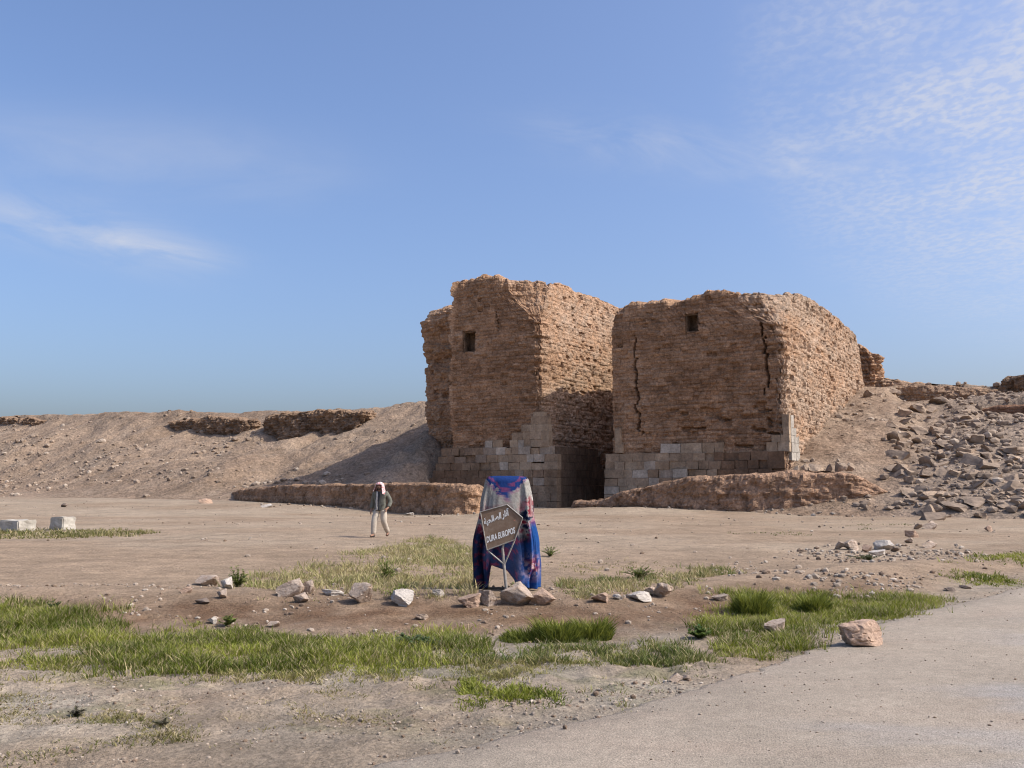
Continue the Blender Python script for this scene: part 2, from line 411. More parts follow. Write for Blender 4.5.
# road: a strip laid along its ragged left edge
ry = axis([(-6, 6, .05, .05), (6, 16, .05, .08), (16, 45, .08, .5)])
rr = np.concatenate([np.array([-.04, 0, .05, .12, .25, .5]), np.arange(1, 9, .5), np.array([10, 12, 15])])
RY, RR = np.meshgrid(ry, rr, indexing='ij')
edge = road_edge_x(RY) + .16 * fbm2(RY * 1.3, 4.4, 4, 91, .65) + .09 * fbm2(RY * 8, 2.2, 3, 92, .7)
RX = edge + RR
RZ = ground_z(RX, RY, False) + .010 + .016 * ss(.0, .3, RR) + np.where(RR < 0, -.05, 0)
n = fbm2(RX * .5, RY * .5, 4, 93); n2 = fbm2(RX * 1.7, RY * 2.5, 4, 94)
rc = np.tile(np.array([.355, .295, .225]), RX.shape + (1,)).astype(float)
rc = rc * (1 + .10 * n)[..., None]
dust = np.clip(.1 + n2 * 1.4 + .5 * ss(1.5, 4, RR), 0, 1)
rc = rc + (np.array([.385, .305, .23]) - rc) * (dust * .6)[..., None]
rc = rc * (1 + .10 * fbm2(RR * 1.6, RY * .22, 4, 96) + .05 * fbm2(RX * 3, RY * 3, 3, 97))[..., None]
bare = np.clip(fbm2(RX * .9 + .3, RY * 1.1, 4, 95) * 2.4 - .40, 0, 1) * ss(1.0, 2.5, RR)
rc = rc + (np.array([.34, .315, .285]) - rc) * (bare * .8)[..., None]
rc = rc * (1 - .16 * ss(.6, .0, RR) * (.5 + n2))[..., None]
o = mesh_np('road', np.stack([RX, RY, RZ], -1).reshape(-1, 3), grid_faces(len(ry), len(rr))[:, ::-1], M_road, smooth=True, cols=rc.reshape(-1, 3))
tag(o, 'dusty worn asphalt road crossing the lower right corner', 'road', kind='structure')

# embankments
def hill(name, tt, wwv, label, side):
    T, W = np.meshgrid(tt, wwv, indexing='ij')
    X, Y = tw2xy(T, W)
    Z = hill_z(X, Y)
    n = fbm2(T * .15, W * .15, 4, 101); n2 = fbm2(T * .8, W * .8, 4, 102)
    c = np.tile(np.array([.335, .242, .165]), X.shape + (1,)).astype(float)
    c = c + (np.array([.28, .195, .13]) - c) * np.clip(.3 + n * 1.4, 0, 1)[..., None]
    c = c + (np.array([.37, .285, .205]) - c) * np.clip(n2 * 1.5 - .1, 0, 1)[..., None] * .6
    if side == 'r':
        c = c + (np.array([.31, .24, .18]) - c) * (ss(-4, -9, T) * .7)[..., None]
    keep = (Z - ground_base(X, Y)) > -.5
    F = grid_faces(len(tt), len(wwv))
    k = keep.ravel()
    F = F[k[F].all(1)]
    Fn = F if side == 'x' else F[:, ::-1]
    o = mesh_np(name, np.stack([X, Y, Z], -1).reshape(-1, 3), Fn, M_hill, smooth=True, cols=c.reshape(-1, 3))
    return tag(o, label, 'embankment', kind='structure')
wax = np.unique(np.concatenate([axis([(-14, 22, .26, .34), (22, 45, .34, 3), (45, 500, 3, 60)])]))
hill('embankment', axis([(20, 80, .26, .4), (80, 150, .4, 1.2), (150, 700, 1.2, 60)]), wax, 'long eroded earth embankment running left of the gate', 'l')
hill('embankment', np.sort(axis([(5, -35, .24, .3), (-35, -90, .3, 2), (-90, -700, 2, 60)])), wax, 'earth mound with rubble against the right tower', 'r')

# ------------------------------------------------------------------ masonry solids
def bricks(u, z, hc, wc, seed, wob=.3):
    zz = z / hc + wob * fbm2(u * .18, z * .12, 2, seed)
    cz = np.floor(zz); fz = zz - cz
    off = hsh(cz, 3, 0, seed); wl = wc * (.75 + .6 * hsh(cz, 7, 0, seed))
    bu = u / wl + off * 7 + .12 * fbm2(u * .8, z * .8, 2, seed + 5); cb = np.floor(bu); fu = bu - cb
    dz = np.minimum(fz, 1 - fz) * hc; du = np.minimum(fu, 1 - fu) * wl
    j = 1 - ss(.0, .085, np.minimum(dz, du))
    return j, hsh(cz, cb, 1, seed), hsh(cz, cb, 2, seed)

C_b1 = np.array([.47, .29, .175]); C_b2 = np.array([.305, .175, .10]); C_b3 = np.array([.465, .34, .24])

def masonry(name, lo, hi, steps, topz, zb, zch, dispf, mat, parent=None, warp=None, nv=None, dz=.1, colf=None, cap=6, center=None, rnd=.35, capf=None):
    """Closed solid: outline lo blending to outline hi between heights zch, top height topz(edge, s). lo/hi in (t,w)."""
    lo = np.array(lo, float); hi = np.array(hi, float)
    Lx = np.stack(tw2xy(lo[:, 0], lo[:, 1]), 1); Hx = np.stack(tw2xy(hi[:, 0], hi[:, 1]), 1)
    n = len(lo)
    area = sum(Lx[i][0] * Lx[(i + 1) % n][1] - Lx[(i + 1) % n][0] * Lx[i][1] for i in range(n))
    P0 = []; P1 = []; E = []; S = []; U = []; NN = []; TZ = []; u = 0
    for i in range(n):
        a, b = Lx[i], Lx[(i + 1) % n]; a1, b1 = Hx[i], Hx[(i + 1) % n]
        L = max(np.linalg.norm(b - a), np.linalg.norm(b1 - a1)); m = max(2, int(math.ceil(L / steps[i])))
        s = np.arange(m) / m
        P0.append(a + (b - a) * s[:, None]); P1.append(a1 + (b1 - a1) * s[:, None])
        E.append(np.full(m, i)); S.append(s * L); U.append(u + s * L); u += L
        d = (b - a) / max(np.linalg.norm(b - a), 1e-6); nn = np.array([d[1], -d[0]]) * (1 if area > 0 else -1)
        NN.append(np.tile(nn, (m, 1))); TZ.append(topz(i, s * L, L))
    P0, P1, E, S, U, NN, TZ = map(np.concatenate, (P0, P1, E, S, U, NN, TZ))
    if area < 0:
        P0, P1, E, S, U, NN, TZ = [q[::-1] for q in (P0, P1, E, S, U, NN, TZ)]
    k = 3
    NS = sum(np.roll(NN, q, 0) for q in range(-k, k + 1)); NS /= np.linalg.norm(NS, axis=1, keepdims=True) + 1e-9
    m = len(P0)
    nv = nv or int((TZ.max() - zb) / dz)
    v = np.linspace(0, 1, nv)
    Zg = zb + (TZ[:, None] - zb) * v[None]
    Ug = np.repeat(U[:, None], nv, 1); Eg = np.repeat(E[:, None], nv, 1); Sg = np.repeat(S[:, None], nv, 1)
    b = ss(zch[0], zch[1], Zg)[..., None]
    P = P0[:, None] * (1 - b) + P1[:, None] * b
    if warp is not None: P = warp(P, Zg)
    D, T = dispf(Eg, Sg, Ug, Zg, P, TZ[:, None])
    top = np.clip((Zg - (TZ[:, None] - rnd * 1.6)) / (rnd * 1.6), 0, 1)
    D = D - rnd * (1 - np.sqrt(np.clip(1 - top ** 2, 0, 1)))
    P = P + NS[:, None] * D[..., None]
    V = np.concatenate([P, Zg[..., None]], -1)
    cen = P[:, -1].mean(0) if center is None else None
    rings = []
    for q in range(1, cap + 1):
        f = q / cap
        tgt = np.tile(cen, (m, 1)) if center is None else center(P[:, -1], E, S)
        pp = P[:, -1] + (tgt - P[:, -1]) * (f ** 1.6 if q < cap else 1.0)
        zz = TZ + .25 * fbm2(pp[:, 0] * 1.2, pp[:, 1] * 1.2, 4, 210) * min(1, f * 3) + (capf(pp, f) if capf else 0)
        zz = zz * (1 - f ** 2) + (zz.mean() if center is None else zz) * f ** 2
        rings.append(np.concatenate([pp, zz[:, None]], 1)[:, None])
    V = np.concatenate([V] + rings, 1)
    F = grid_faces(m, nv + cap, wrap=True)
    if colf is None:
        c = np.ones(V.shape[:2] + (4,))
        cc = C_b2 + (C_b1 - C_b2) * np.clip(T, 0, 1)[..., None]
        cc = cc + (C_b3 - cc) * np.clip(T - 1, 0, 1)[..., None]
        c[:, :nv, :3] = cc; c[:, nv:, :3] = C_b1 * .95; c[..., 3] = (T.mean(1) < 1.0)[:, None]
    else:
        c = colf(V, T, nv)
    uv = np.zeros(V.shape[:2] + (2,)); uv[..., 0] = U[:, None]; uv[..., 1] = V[..., 2]
    return mesh_np(name, V.reshape(-1, 3), F, mat, parent, cols=c.reshape(-1, c.shape[-1]), uv=uv.reshape(-1, 2))

def zz_of(px, py):
    return tfront(px, py)

gate = empty('gatehouse', (*tw2xy(13, 0), 0))
tag(gate, 'ruined mud brick gatehouse with two massive towers and a narrow shaded passage', 'ruin')
def under(o):
    o.matrix_parent_inverse = Matrix.Translation(gate.location).inverted(); return o

# ---- right tower
W_r = tfront(612, 400)[0]
win_r = (tfront(684.5, 322)[0], tfront(697, 322)[0], tfront(690, 331.5)[1], tfront(690, 313.5)[1])
def crack(sx, z, t0, z0, z1, wdt, seed, amp=.25):
    c = t0 + amp * fbm2(z * .9, 1.7, 4, seed, .7) + .09 * np.sign(fbm2(z * 2.7, .3, 1, seed + 1))
    wv = wdt * (.25 + 1.1 * vn2(z * 1.3, 9.1, seed + 2)) * ss(z0, z0 + .8, z) * ss(z1, z1 - .8, z)
    return np.clip(1 - np.abs(sx - c) / np.maximum(wv, 1e-3), 0, 1) * (wv > .01)

def disp_common(U, Z, P, rough, seed):
    x, y = P[..., 0], P[..., 1]
    j, r1, r2 = bricks(U, Z, .25, .52, seed)
    jr, q1, q2 = bricks(U, Z, .30, .44, seed + 9, .5)
    f = rough
    D = .16 * fbm3(x * .3, y * .3, Z * .3, 3, seed) + (.05 + .04 * f) * fbm3(x * 1.3, y * 1.3, Z * 1.6, 4, seed + 3)
    ero = np.clip(fbm3(x * .35, y * .35, Z * .5, 3, seed + 30) * 1.8 + .25, 0, 1)   # where the face is worn
    D = D + (1 - f) * ((r1 - .5) * .10 - .06 * j - .16 * (r2 > .90) * ero + .05 * (ero - .5))
    rag = fbm3(x * 3.6, y * 3.6, Z * 3.0, 3, seed + 50, .75)
    D = D + f * ((q1 - .5) * .13 - .06 * jr - .20 * (q2 > .91) + .12 * rag - .25 * np.clip(-rag - .3, 0, 1))
    layer = fbm2(U * .12, Z * 2.6, 4, seed + 40)
    D = D + .05 * layer * (1 - f)
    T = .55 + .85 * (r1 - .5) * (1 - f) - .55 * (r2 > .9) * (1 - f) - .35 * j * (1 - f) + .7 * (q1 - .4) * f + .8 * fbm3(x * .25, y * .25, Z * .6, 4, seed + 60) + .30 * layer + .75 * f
    return D, T

def disp_r(E, S, U, Z, P, TZ):
    front = (E == 0); right = (E == 3) | (E == 4) | (E == 2)
    rough = np.where(front, .30, np.where(E == 4, .8, .9))
    D, T = disp_common(U, Z, P, rough, 300)
    t = xy2tw(P[..., 0], P[..., 1])[0]
    h = np.where(front, np.maximum(crack(t, Z, tfront(637, 400)[0], 4.6, 11.8, .095, 401, .55), crack(t, Z, tfront(765, 360)[0], 7.0, 12.2, .075, 402, .3)), 0)
    D = D - .5 * h ** .5 * (h > 0)
    # gaps of fallen bricks low on the front
    g = front * ss(.42, .55, vn2(U * .9, Z * 2.4, 404)) * ss(3.2, 3.8, Z) * ss(7.6, 6, Z) * ss(9, 6, t) * ss(.58, .66, vn2(U * 1.6, Z * 4.2, 405))
    D = D - .3 * g
    t0, t1, z0, z1 = min(win_r[:2]), max(win_r[:2]), win_r[2], win_r[3]
    inw = front * (t > t0) * (t < t1) * (Z > z0) * (Z < z1)
    D = np.where(inw > 0, -1.3, D)
    T = T + .25 * right - .1 * front  # light painted into the brick: sunlit side toned paler, shaded front darker
    return D, T

def topz_r(e, s, L):
    if e == 0:   # front, from the left end to the right corner
        px = [0, .06, .14, .30, .43, .47, .55, .7, .85, 1]; zz = [13.1, 13.45, 13.85, 13.85, 13.85, 13.35, 13.75, 14.05, 14.05, 13.85]
    elif e == 1: px = [0, 1]; zz = [13.75, 13.7]
    elif e == 2: px = [0, 1]; zz = [13.7, 13.7]
    elif e == 3:
        px = [0, .15, .35, .55, .7, .82, .92, 1]; zz = [13.9, 14.45, 14.75, 14.7, 14.65, 14.5, 14.4, 14.0]
    elif e == 4: px = [0, 1]; zz = [11.6, 12.4]
    else: px = [0, .4, .72, .86, 1]; zz = [14.6, 14.8, 14.7, 14.2, 13.15]
    z = np.interp(s / L, px, zz) + (.45 * fbm2(s * .55, 3.3, 3, 413) if e == 5 else 0)
    z = z + .13 * fbm2(s * .9, e * 7.7, 3, 410) + .07 * np.round(2 * fbm2(s * 1.8, e * 3.1, 2, 411))
    return z
Wr = W_r
rt_lo = [(Wr, 0), (.35, 0), (.08, .06), (0, .4), (0, 25.5), (Wr, 25.5)]
rt_hi = [(Wr - .05, .1), (2.7, .15), (1.5, .7), (.30, 2.6), (.15, 25.3), (Wr, 25.5)]
def corner_warp(lo, hi, zch, seed, amp):
    # the corner edge is bitten into, course by course
    def f(P, Z):
        b = ss(zch[0], zch[1], Z); cx, cy = tw2xy(lo[0] + (hi[0] - lo[0]) * b, lo[1] + (hi[1] - lo[1]) * b)
        d = np.hypot(P[..., 0] - cx, P[..., 1] - cy)
        k = amp * (.9 * fbm2(Z * .7, 1.1, 4, seed, .65) + .8 * (hsh(Z / .31, 2, 0, seed) - .45)) + amp * .45
        g = np.exp(-(d / .9) ** 2)
        return P + A * (k * g)[..., None] + B * ((k * .5 + b * .5 * amp * fbm3(P[..., 0] * 1.2, P[..., 1] * 1.2, Z * 1.2, 3, seed + 3)) * g)[..., None]
    return f
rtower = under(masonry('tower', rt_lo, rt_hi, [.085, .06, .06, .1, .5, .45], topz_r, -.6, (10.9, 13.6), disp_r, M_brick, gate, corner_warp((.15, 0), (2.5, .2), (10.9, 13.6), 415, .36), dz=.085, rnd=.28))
rtower['label'] = 'lower right tower with long sunlit side wall and stone footing'

# ---- left tower
L0 = tfront(541, 400)[0]; L1 = tfront(452, 400)[0]; L2 = tfront(426, 400, 2.4)[0]
win_l = (tfront(462, 342)[0], tfront(474.5, 342)[0], tfront(468, 351.5)[1], tfront(468, 331)[1])
lt_lo = [(L1, 0), (L0 + .3, 0), (L0, .25), (L0, 16), (L2 - .5, 16), (L2, 14), (L2, 2.5), (L1 + .45, 2.2)]
lt_hi = [(L1 - .3, .1), (L0 + 2.6, .1), (L0 + .45, 1.9), (L0 + .2, 16), (L2 - .9, 16), (L2 - .2, 14), (L2 - .3, 3.0), (L1 + .1, 2.5)]
def disp_l(E, S, U, Z, P, TZ):
    front = (E == 0); wing = (E == 7) | (E == 6); side = (E == 2)
    rough = np.where(front, .30, np.where(wing, 1.0, .72))
    D, T = disp_common(U, Z, P, rough, 320)
    t = xy2tw(P[..., 0], P[..., 1])[0]
    t0, t1, z0, z1 = min(win_l[:2]), max(win_l[:2]), win_l[2], win_l[3]
    inw = front * (t > t0) * (t < t1) * (Z > z0) * (Z < z1)
    D = D + wing * (.30 * fbm2(Z * .55, E * 3.0, 3, 421) + .12 * np.round(2 * fbm2(U * .4, Z * 1.0, 2, 422))
                    + .28 * ss(10, 13, Z) - .3 * np.exp(-((Z - 11.2) / .5) ** 2) + .15 * ss(6.4, 7.2, Z) - .35 * ss(6.2, 4.6, Z))
    h = front * crack(t, Z, tfront(497, 305)[0], 12.4, 14.6, .07, 425)
    D = D - .3 * h
    D = np.where(inw > 0, -1.3, D)
    T = T + .25 * side - .35 * wing - .05 * front  # painted light: sunlit side paler, front and recessed wing darker
    return D, T
def topz_l(e, s, L):
    if e == 0: px = [0, .12, .3, .5, .75, 1]; zz = [16.7, 16.8, 16.9, 17.0, 16.85, 16.6]
    elif e == 1: px = [0, 1]; zz = [16.6, 16.3]
    elif e == 2: px = [0, .05, .1, .2, .35, .6, .8, 1]; zz = [16.3, 15.95, 16.45, 16.75, 16.55, 16.6, 16.6, 16.4]
    elif e in (3,): px = [0, 1]; zz = [16.4, 15.8]
    elif e in (4, 5): px = [0, 1]; zz = [15.8, 15.5]
    elif e == 6: px = [0, .4, 1]; zz = [15.3, 15.6, 15.55]
    else: px = [0, .12, .3, 1]; zz = [15.55, 15.6, 16.5, 16.75]
    if e == 5: zz = [15.5, 15.2]
    z = np.interp(s / L, px, zz)
    return z + .12 * fbm2(s * .9, e * 7.7, 3, 430) + .07 * np.round(2 * fbm2(s * 1.8, e * 3.1, 2, 431))
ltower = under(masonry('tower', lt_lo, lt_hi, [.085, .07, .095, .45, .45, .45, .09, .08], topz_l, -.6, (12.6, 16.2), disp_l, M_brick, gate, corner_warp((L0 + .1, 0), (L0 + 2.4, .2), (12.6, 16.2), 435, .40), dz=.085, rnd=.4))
ltower['label'] = 'taller left tower with ragged left edge and stepped corner stones'

# wall joining the towers at the back of the passage
def disp_c(E, S, U, Z, P, TZ):
    return disp_common(U, Z, P, np.full(E.shape, .5), 340)
jl = [(L0 + 1.5, 14.2), (Wr - 1.5, 14.2), (Wr - 1.5, 17.5), (L0 + 1.5, 17.5)]
under(masonry('connecting_wall', jl, jl, [.12, .4, .4, .4], lambda e, s, L: 16.35 + .25 * fbm2(s * .8, e * 3., 3, 440), -.5, (12, 15), disp_c, M_brick, gate, dz=.12))

# window niches: five-sided linings set in the recesses
def niche(win, parent):
    t0, t1, z0, z1 = min(win[:2]), max(win[:2]), win[2], win[3]
    m = MB(); d0, d1 = .30, 1.15; q = .05
    a = lambda t, w, z: (*tw2xy(t, w), z)
    th = .07
    def bx(ta, tb, wa, wb, za, zb):
        m.box8([a(tb, wa, za), a(ta, wa, za), a(ta, wb, za), a(tb, wb, za), a(tb, wa, zb), a(ta, wa, zb), a(ta, wb, zb), a(tb, wb, zb)], (.26, .17, .105))
    bx(t0 - .02, t0 + th, d0, d1, z0, z1); bx(t1 - th, t1 + .02, d0, d1, z0, z1)
    bx(t0 + th, t1 - th, d0, d1, z0 - .02, z0 + th); bx(t0 + th, t1 - th, d0, d1, z1 - th, z1 + .02)
    bx(t0 + th, t1 - th, d1 - .1, d1, z0 + th, z1 - th)
    o = m.build('window_niche', M_mud, parent)
    return under2(o)
def under2(o):
    o.matrix_parent_inverse = Matrix.Translation(gate.location).inverted() @ Matrix.Identity(4)
    o.matrix_parent_inverse = Matrix.Identity(4)
    return o
niche(win_l, ltower); niche(win_r, rtower)

# ashlar footing
ST1 = np.array([.40, .285, .185]); ST2 = np.array([.50, .375, .255]); ST3 = np.array([.235, .145, .088]); ST4 = np.array([.54, .45, .35])
def ashlar(rows, name, parent, seed):
    """rows: (z0, z1, t0, t1, wfront, wback, brownness function). t0<t1. Blocks are cut along t."""
    rg = random.Random(seed); m = MB()
    a = lambda t, w, z: (*tw2xy(t, w), z)
    for (z0, z1, t0, t1, wf, wb, br) in rows:
        t = t0
        while t < t1 - .05:
            L = rg.uniform(.5, 1.1); e = t + L
            if t1 - e < .4: e = t1
            g = rg.uniform(.007, .018); dj = rg.uniform(-.05, .045) + (.14 if rg.random() < .08 else 0)
            f = br((t + e) / 2, z0)
            c = ST1 + (ST2 - ST1) * rg.random()
            if rg.random() < .13: c = ST4
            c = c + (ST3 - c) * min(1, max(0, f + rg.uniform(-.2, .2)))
            zz1 = z1 - g - (rg.uniform(.03, .09) if rg.random() < .05 else 0)
            k = lambda: rg.uniform(-.03, .03)
            x0, x1 = t + g, e - g
            fr = wf + dj
            m.box8([a(x1 + k(), fr + k(), z0), a(x0 + k(), fr + k(), z0), a(x0, wb, z0), a(x1, wb, z0),
                    a(x1 + k(), fr + k(), zz1 + k()), a(x0 + k(), fr + k(), zz1 + k()), a(x0, wb, zz1), a(x1, wb, zz1)], c)
            t = e
    o = m.build(name, M_ashlar, parent)
    return under2(o)
def ashlar_side(rows, name, parent, seed, tint=None):
    """same, cut along w on a face of constant t (facing the right)"""
    rg = random.Random(seed); m = MB(); a = lambda t, w, z: (*tw2xy(t, w), z)
    for (z0, z1, w0, w1, tf, tb) in rows:
        w = w0
        while w < w1 - .05:
            e = w + rg.uniform(.6, 1.1)
            if w1 - e < .35: e = w1
            c = np.array(tint) * rg.uniform(.88, 1.1) if tint else ST1 + (ST2 - ST1) * rg.random(); g = .018; dj = rg.uniform(-.02, .02); zz1 = z1 - g
            P = [a(tb, w + g, z0), a(tf + dj, w + g, z0), a(tf + dj, e - g, z0), a(tb, e - g, z0)]
            m.box8(P + [(p[0], p[1], zz1) for p in P], c); w = e
    return under2(m.build(name, M_ashlar, parent))

# left: nine full courses that step out, then the stepped pile at the corner
def ztop(px, py, w=0): return tfront(px, py, w)[1]
rows = []
zl = ztop(500, 447, -.4); nC = 9; hC = (zl + .5) / nC
tR = tfront(556.5, 490, -.45)[0]
for i in range(nC):
    z0 = -.5 + i * hC; z1 = z0 + hC
    tl = tfront(429 if i < 5 else 432 + (i - 5) * 2.5, 470, -.4)[0]
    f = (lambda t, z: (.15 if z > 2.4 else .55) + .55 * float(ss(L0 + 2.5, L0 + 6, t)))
    rows.append((z0, z1, tR if i < nC - 1 else tfront(553, 450)[0], tl, -.45 + .03 * i, .3, f))
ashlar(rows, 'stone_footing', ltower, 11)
up = []
for (pl, pr, y1, y0) in [(485, 502, 439, 447), (510, 549.5, 439.5, 447), (512, 549.5, 431.5, 439.5), (521, 549, 424.5, 431.5), (531, 548.5, 416.5, 424.5), (533, 544, 412, 416.5)]:
    z0, z1 = ztop(530, y0, -.1), ztop(530, y1, -.1)
    up.append((z0, z1, tfront(pr, 430, -.1)[0], tfront(pl, 430, -.1)[0], -.13, .35, lambda t, z: .05))
ashlar(up, 'corner_stones', ltower, 12)
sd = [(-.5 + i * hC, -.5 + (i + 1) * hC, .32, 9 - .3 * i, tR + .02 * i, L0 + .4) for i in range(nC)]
ashlar_side(sd, 'passage_footing', ltower, 13, (.22, .15, .10))  # tint darkened to deepen the shade of the passage

# right footing
zr = ztop(660, 453, -.3); nC = 8; hR = (zr + .5) / nC
rows = []
tL = tfront(603.5, 470, -.45)[0]
for i in range(nC):
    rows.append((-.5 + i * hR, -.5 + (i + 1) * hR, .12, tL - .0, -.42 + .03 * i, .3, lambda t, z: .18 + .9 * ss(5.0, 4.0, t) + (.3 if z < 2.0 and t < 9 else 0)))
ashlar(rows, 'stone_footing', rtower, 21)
for nm, sdd, blk in [('upper_course', 22, [(661, 681, 443.5, 453), (681, 702, 443, 453), (702, 723.5, 442.5, 453)]), ('jamb_stones', 24, [(615, 623, 444, 453), (615, 621, 428, 444)]),
                     ('corner_stones', 25, [(766.5, 795, 442, 451.5), (772, 795, 434.5, 442), (783, 795, 426.5, 434.5), (782, 795, 414, 426.5)])]:
    up = []
    for (pl, pr, y1, y0) in blk:
        z0, z1 = ztop((pl + pr) / 2, y0, -.1), ztop((pl + pr) / 2, y1, -.1)
        ta, tb = tfront(pr, 440, -.1)[0], tfront(pl, 440, -.1)[0]
        if pr == 795: ta = -.16
        up.append((z0, z1, ta, tb, -.14, .35, lambda t, z: -.2))
    ashlar(up, nm, rtower, sdd)
zs = [ztop(790, q, -.1) for q in (460, 451.5, 442, 434.5, 426.5, 414)]
sd = [(zs[i], zs[i + 1], .37, [2.4, 2.5, 2.3, 1.7, 1.1][i], -.17, .3) for i in range(5)]
ashlar_side(sd, 'side_stones', rtower, 23, (.46, .41, .34))  # paler tint than the front stones: sunlight put into the colour

# ------------------------------------------------------------------ rough walls along a line
def smooth_line(pts, step):
    pts = np.array(pts, float)
    d = np.concatenate([[0], np.cumsum(np.linalg.norm(np.diff(pts[:, :2], axis=0), axis=1))])
    s = np.arange(0, d[-1], step)
    out = np.stack([np.interp(s, d, pts[:, k]) for k in range(pts.shape[1])], 1)
    for _ in range(int(1.2 / step)):
        out[1:-1] = (out[:-2] + 2 * out[1:-1] + out[2:]) / 4
    return out

def rough_wall(name, pts, half, zb, label, cat, mat=None, seed=0, amp=.1, col=None, step=.12, dz=.09, brick=.05, batter=.15, topn=.12, group=None, rnd=.3, strat=0.0):
    """pts: (x, y, top height). A thick wall with worn rounded ends."""
    c = smooth_line(pts, step); d = np.gradient(c[:, :2], axis=0); d /= np.linalg.norm(d, axis=1, keepdims=True)
    nrm = np.stack([d[:, 1], -d[:, 0]], 1)
    na = max(6, int(math.pi * half / step)); ang = np.linspace(-math.pi / 2, math.pi / 2, na)[1:-1]
    dirs = np.concatenate([nrm, [math.cos(a) * d[-1] + math.sin(a) * -nrm[-1] for a in ang], -nrm[::-1], [math.cos(a) * -d[0] + math.sin(a) * nrm[0] for a in ang]])
    cen = np.concatenate([c[:, :2], np.tile(c[-1, :2], (len(ang), 1)), c[::-1, :2], np.tile(c[0, :2], (len(ang), 1))])
    tz = np.concatenate([c[:, 2], np.full(len(ang), c[-1, 2]), c[::-1, 2], np.full(len(ang), c[0, 2])])
    u = np.concatenate([[0], np.cumsum(np.linalg.norm(np.diff(cen + dirs * half, axis=0), axis=1))])
    base = cen + dirs * half
    tz = tz + topn * fbm2(base[:, 0] * .8, base[:, 1] * .8, 4, seed + 1)
    nv = int((tz.max() - zb) / dz) + 2; v = np.linspace(0, 1, nv); cap = 5
    Zg = zb + (tz[:, None] - zb) * v
    x = np.repeat(base[:, :1], nv, 1); y = np.repeat(base[:, 1:], nv, 1); Ug = np.repeat(u[:, None], nv, 1)
    j, r1, r2 = bricks(Ug, Zg, .3, .55, seed + 2)
    D = amp * fbm3(x * .6, y * .6, Zg * .9, 4, seed + 3) + .7 * amp * fbm3(x * 2.4, y * 2.4, Zg * 2.4, 4, seed + 6, .7) - .8 * amp * np.clip(fbm3(x * 3.1, y * 3.1, Zg * 1.8, 3, seed + 16, .7) - .1, 0, 1) + brick * ((r1 - .5) * 1.2 - .8 * j) - batter * (Zg - zb) * .35
    if strat: D = D + strat * fbm2(Ug * .08, Zg * 1.6, 4, seed + 7)
    top = np.clip((Zg - (tz[:, None] - rnd * 1.5)) / (rnd * 1.5), 0, 1)
    D = D - rnd * (1 - np.sqrt(np.clip(1 - top ** 2, 0, 1)))
    P = base[:, None] + dirs[:, None] * D[..., None]
    V = [np.concatenate([P, Zg[..., None]], -1)]
    for q in range(1, cap + 1):
        pp = P[:, -1] + (cen - P[:, -1]) * q / cap
        V.append(np.concatenate([pp, (tz + .12 * fbm2(pp[:, 0] * 1.6, pp[:, 1] * 1.6, 4, seed + 8))[:, None]], 1)[:, None])
    V = np.concatenate(V, 1)
    col = np.array(C_b1 if col is None else col, float)
    t = .5 + .5 * fbm3(V[..., 0] * .5, V[..., 1] * .5, V[..., 2] * .9, 4, seed + 9)
    cc = col * (.82 + .36 * t)[..., None]
    cc[:, :nv] *= (1 + .2 * (r1 - .5) * min(1, brick / .05))[..., None]
    uv = np.zeros(V.shape[:2] + (2,)); uv[..., 0] = u[:, None]; uv[..., 1] = V[..., 2]
    o = mesh_np(name, V.reshape(-1, 3), grid_faces(len(base), nv + cap, wrap=True), mat or M_mud, cols=cc.reshape(-1, 3), uv=uv.reshape(-1, 2))
    return tag(o, label, cat, group)

def pz(px, py, Y):
    p = at(px, py, Y); return (p[0], p[1], p[2])
# low mud walls in front of the gate
C_mw = np.array([.42, .265, .165])
rough_wall('mud_wall', [pz(236, 493, 80), pz(248, 489.5, 73), pz(300, 485.5, 68), pz(360, 484, 63.5), pz(420, 483.5, 60), pz(452, 483.5, 58.5), pz(469, 485.5, 58.3)], .9, -.5,
           'low earthen wall behind the walking man with rounded right end', 'low wall', seed=500, amp=.26, col=C_mw, brick=.012, batter=.12, topn=.14, rnd=.16, strat=.2)
rough_wall('mud_wall', [pz(585, 502, 60), pz(612, 498, 58.5), pz(640, 489, 57.5), pz(668, 481.5, 56.6), pz(700, 477, 55.7), pz(760, 474, 54.4), pz(800, 471, 53.8), pz(838, 472, 53.6), pz(868, 482, 53.6), pz(893, 500, 54)], 1.0, -.4,
           'low earthen wall in front of the right tower, rising to the right', 'low wall', seed=520, amp=.34, col=C_mw * np.array([1.02, 1.02, 1.05]), brick=.015, batter=.22, topn=.16, rnd=.22, strat=.22)
rough_wall('mud_bank', [pz(128, 496.5, 88), pz(160, 494, 84), pz(200, 492, 81), pz(240, 494, 78)], .9, -.2,
           'low crumbled bank continuing left from the end of the earthen wall', 'low wall', seed=540, amp=.2, col=C_mw * 1.15, brick=.0, batter=.3, topn=.22, rnd=.5)

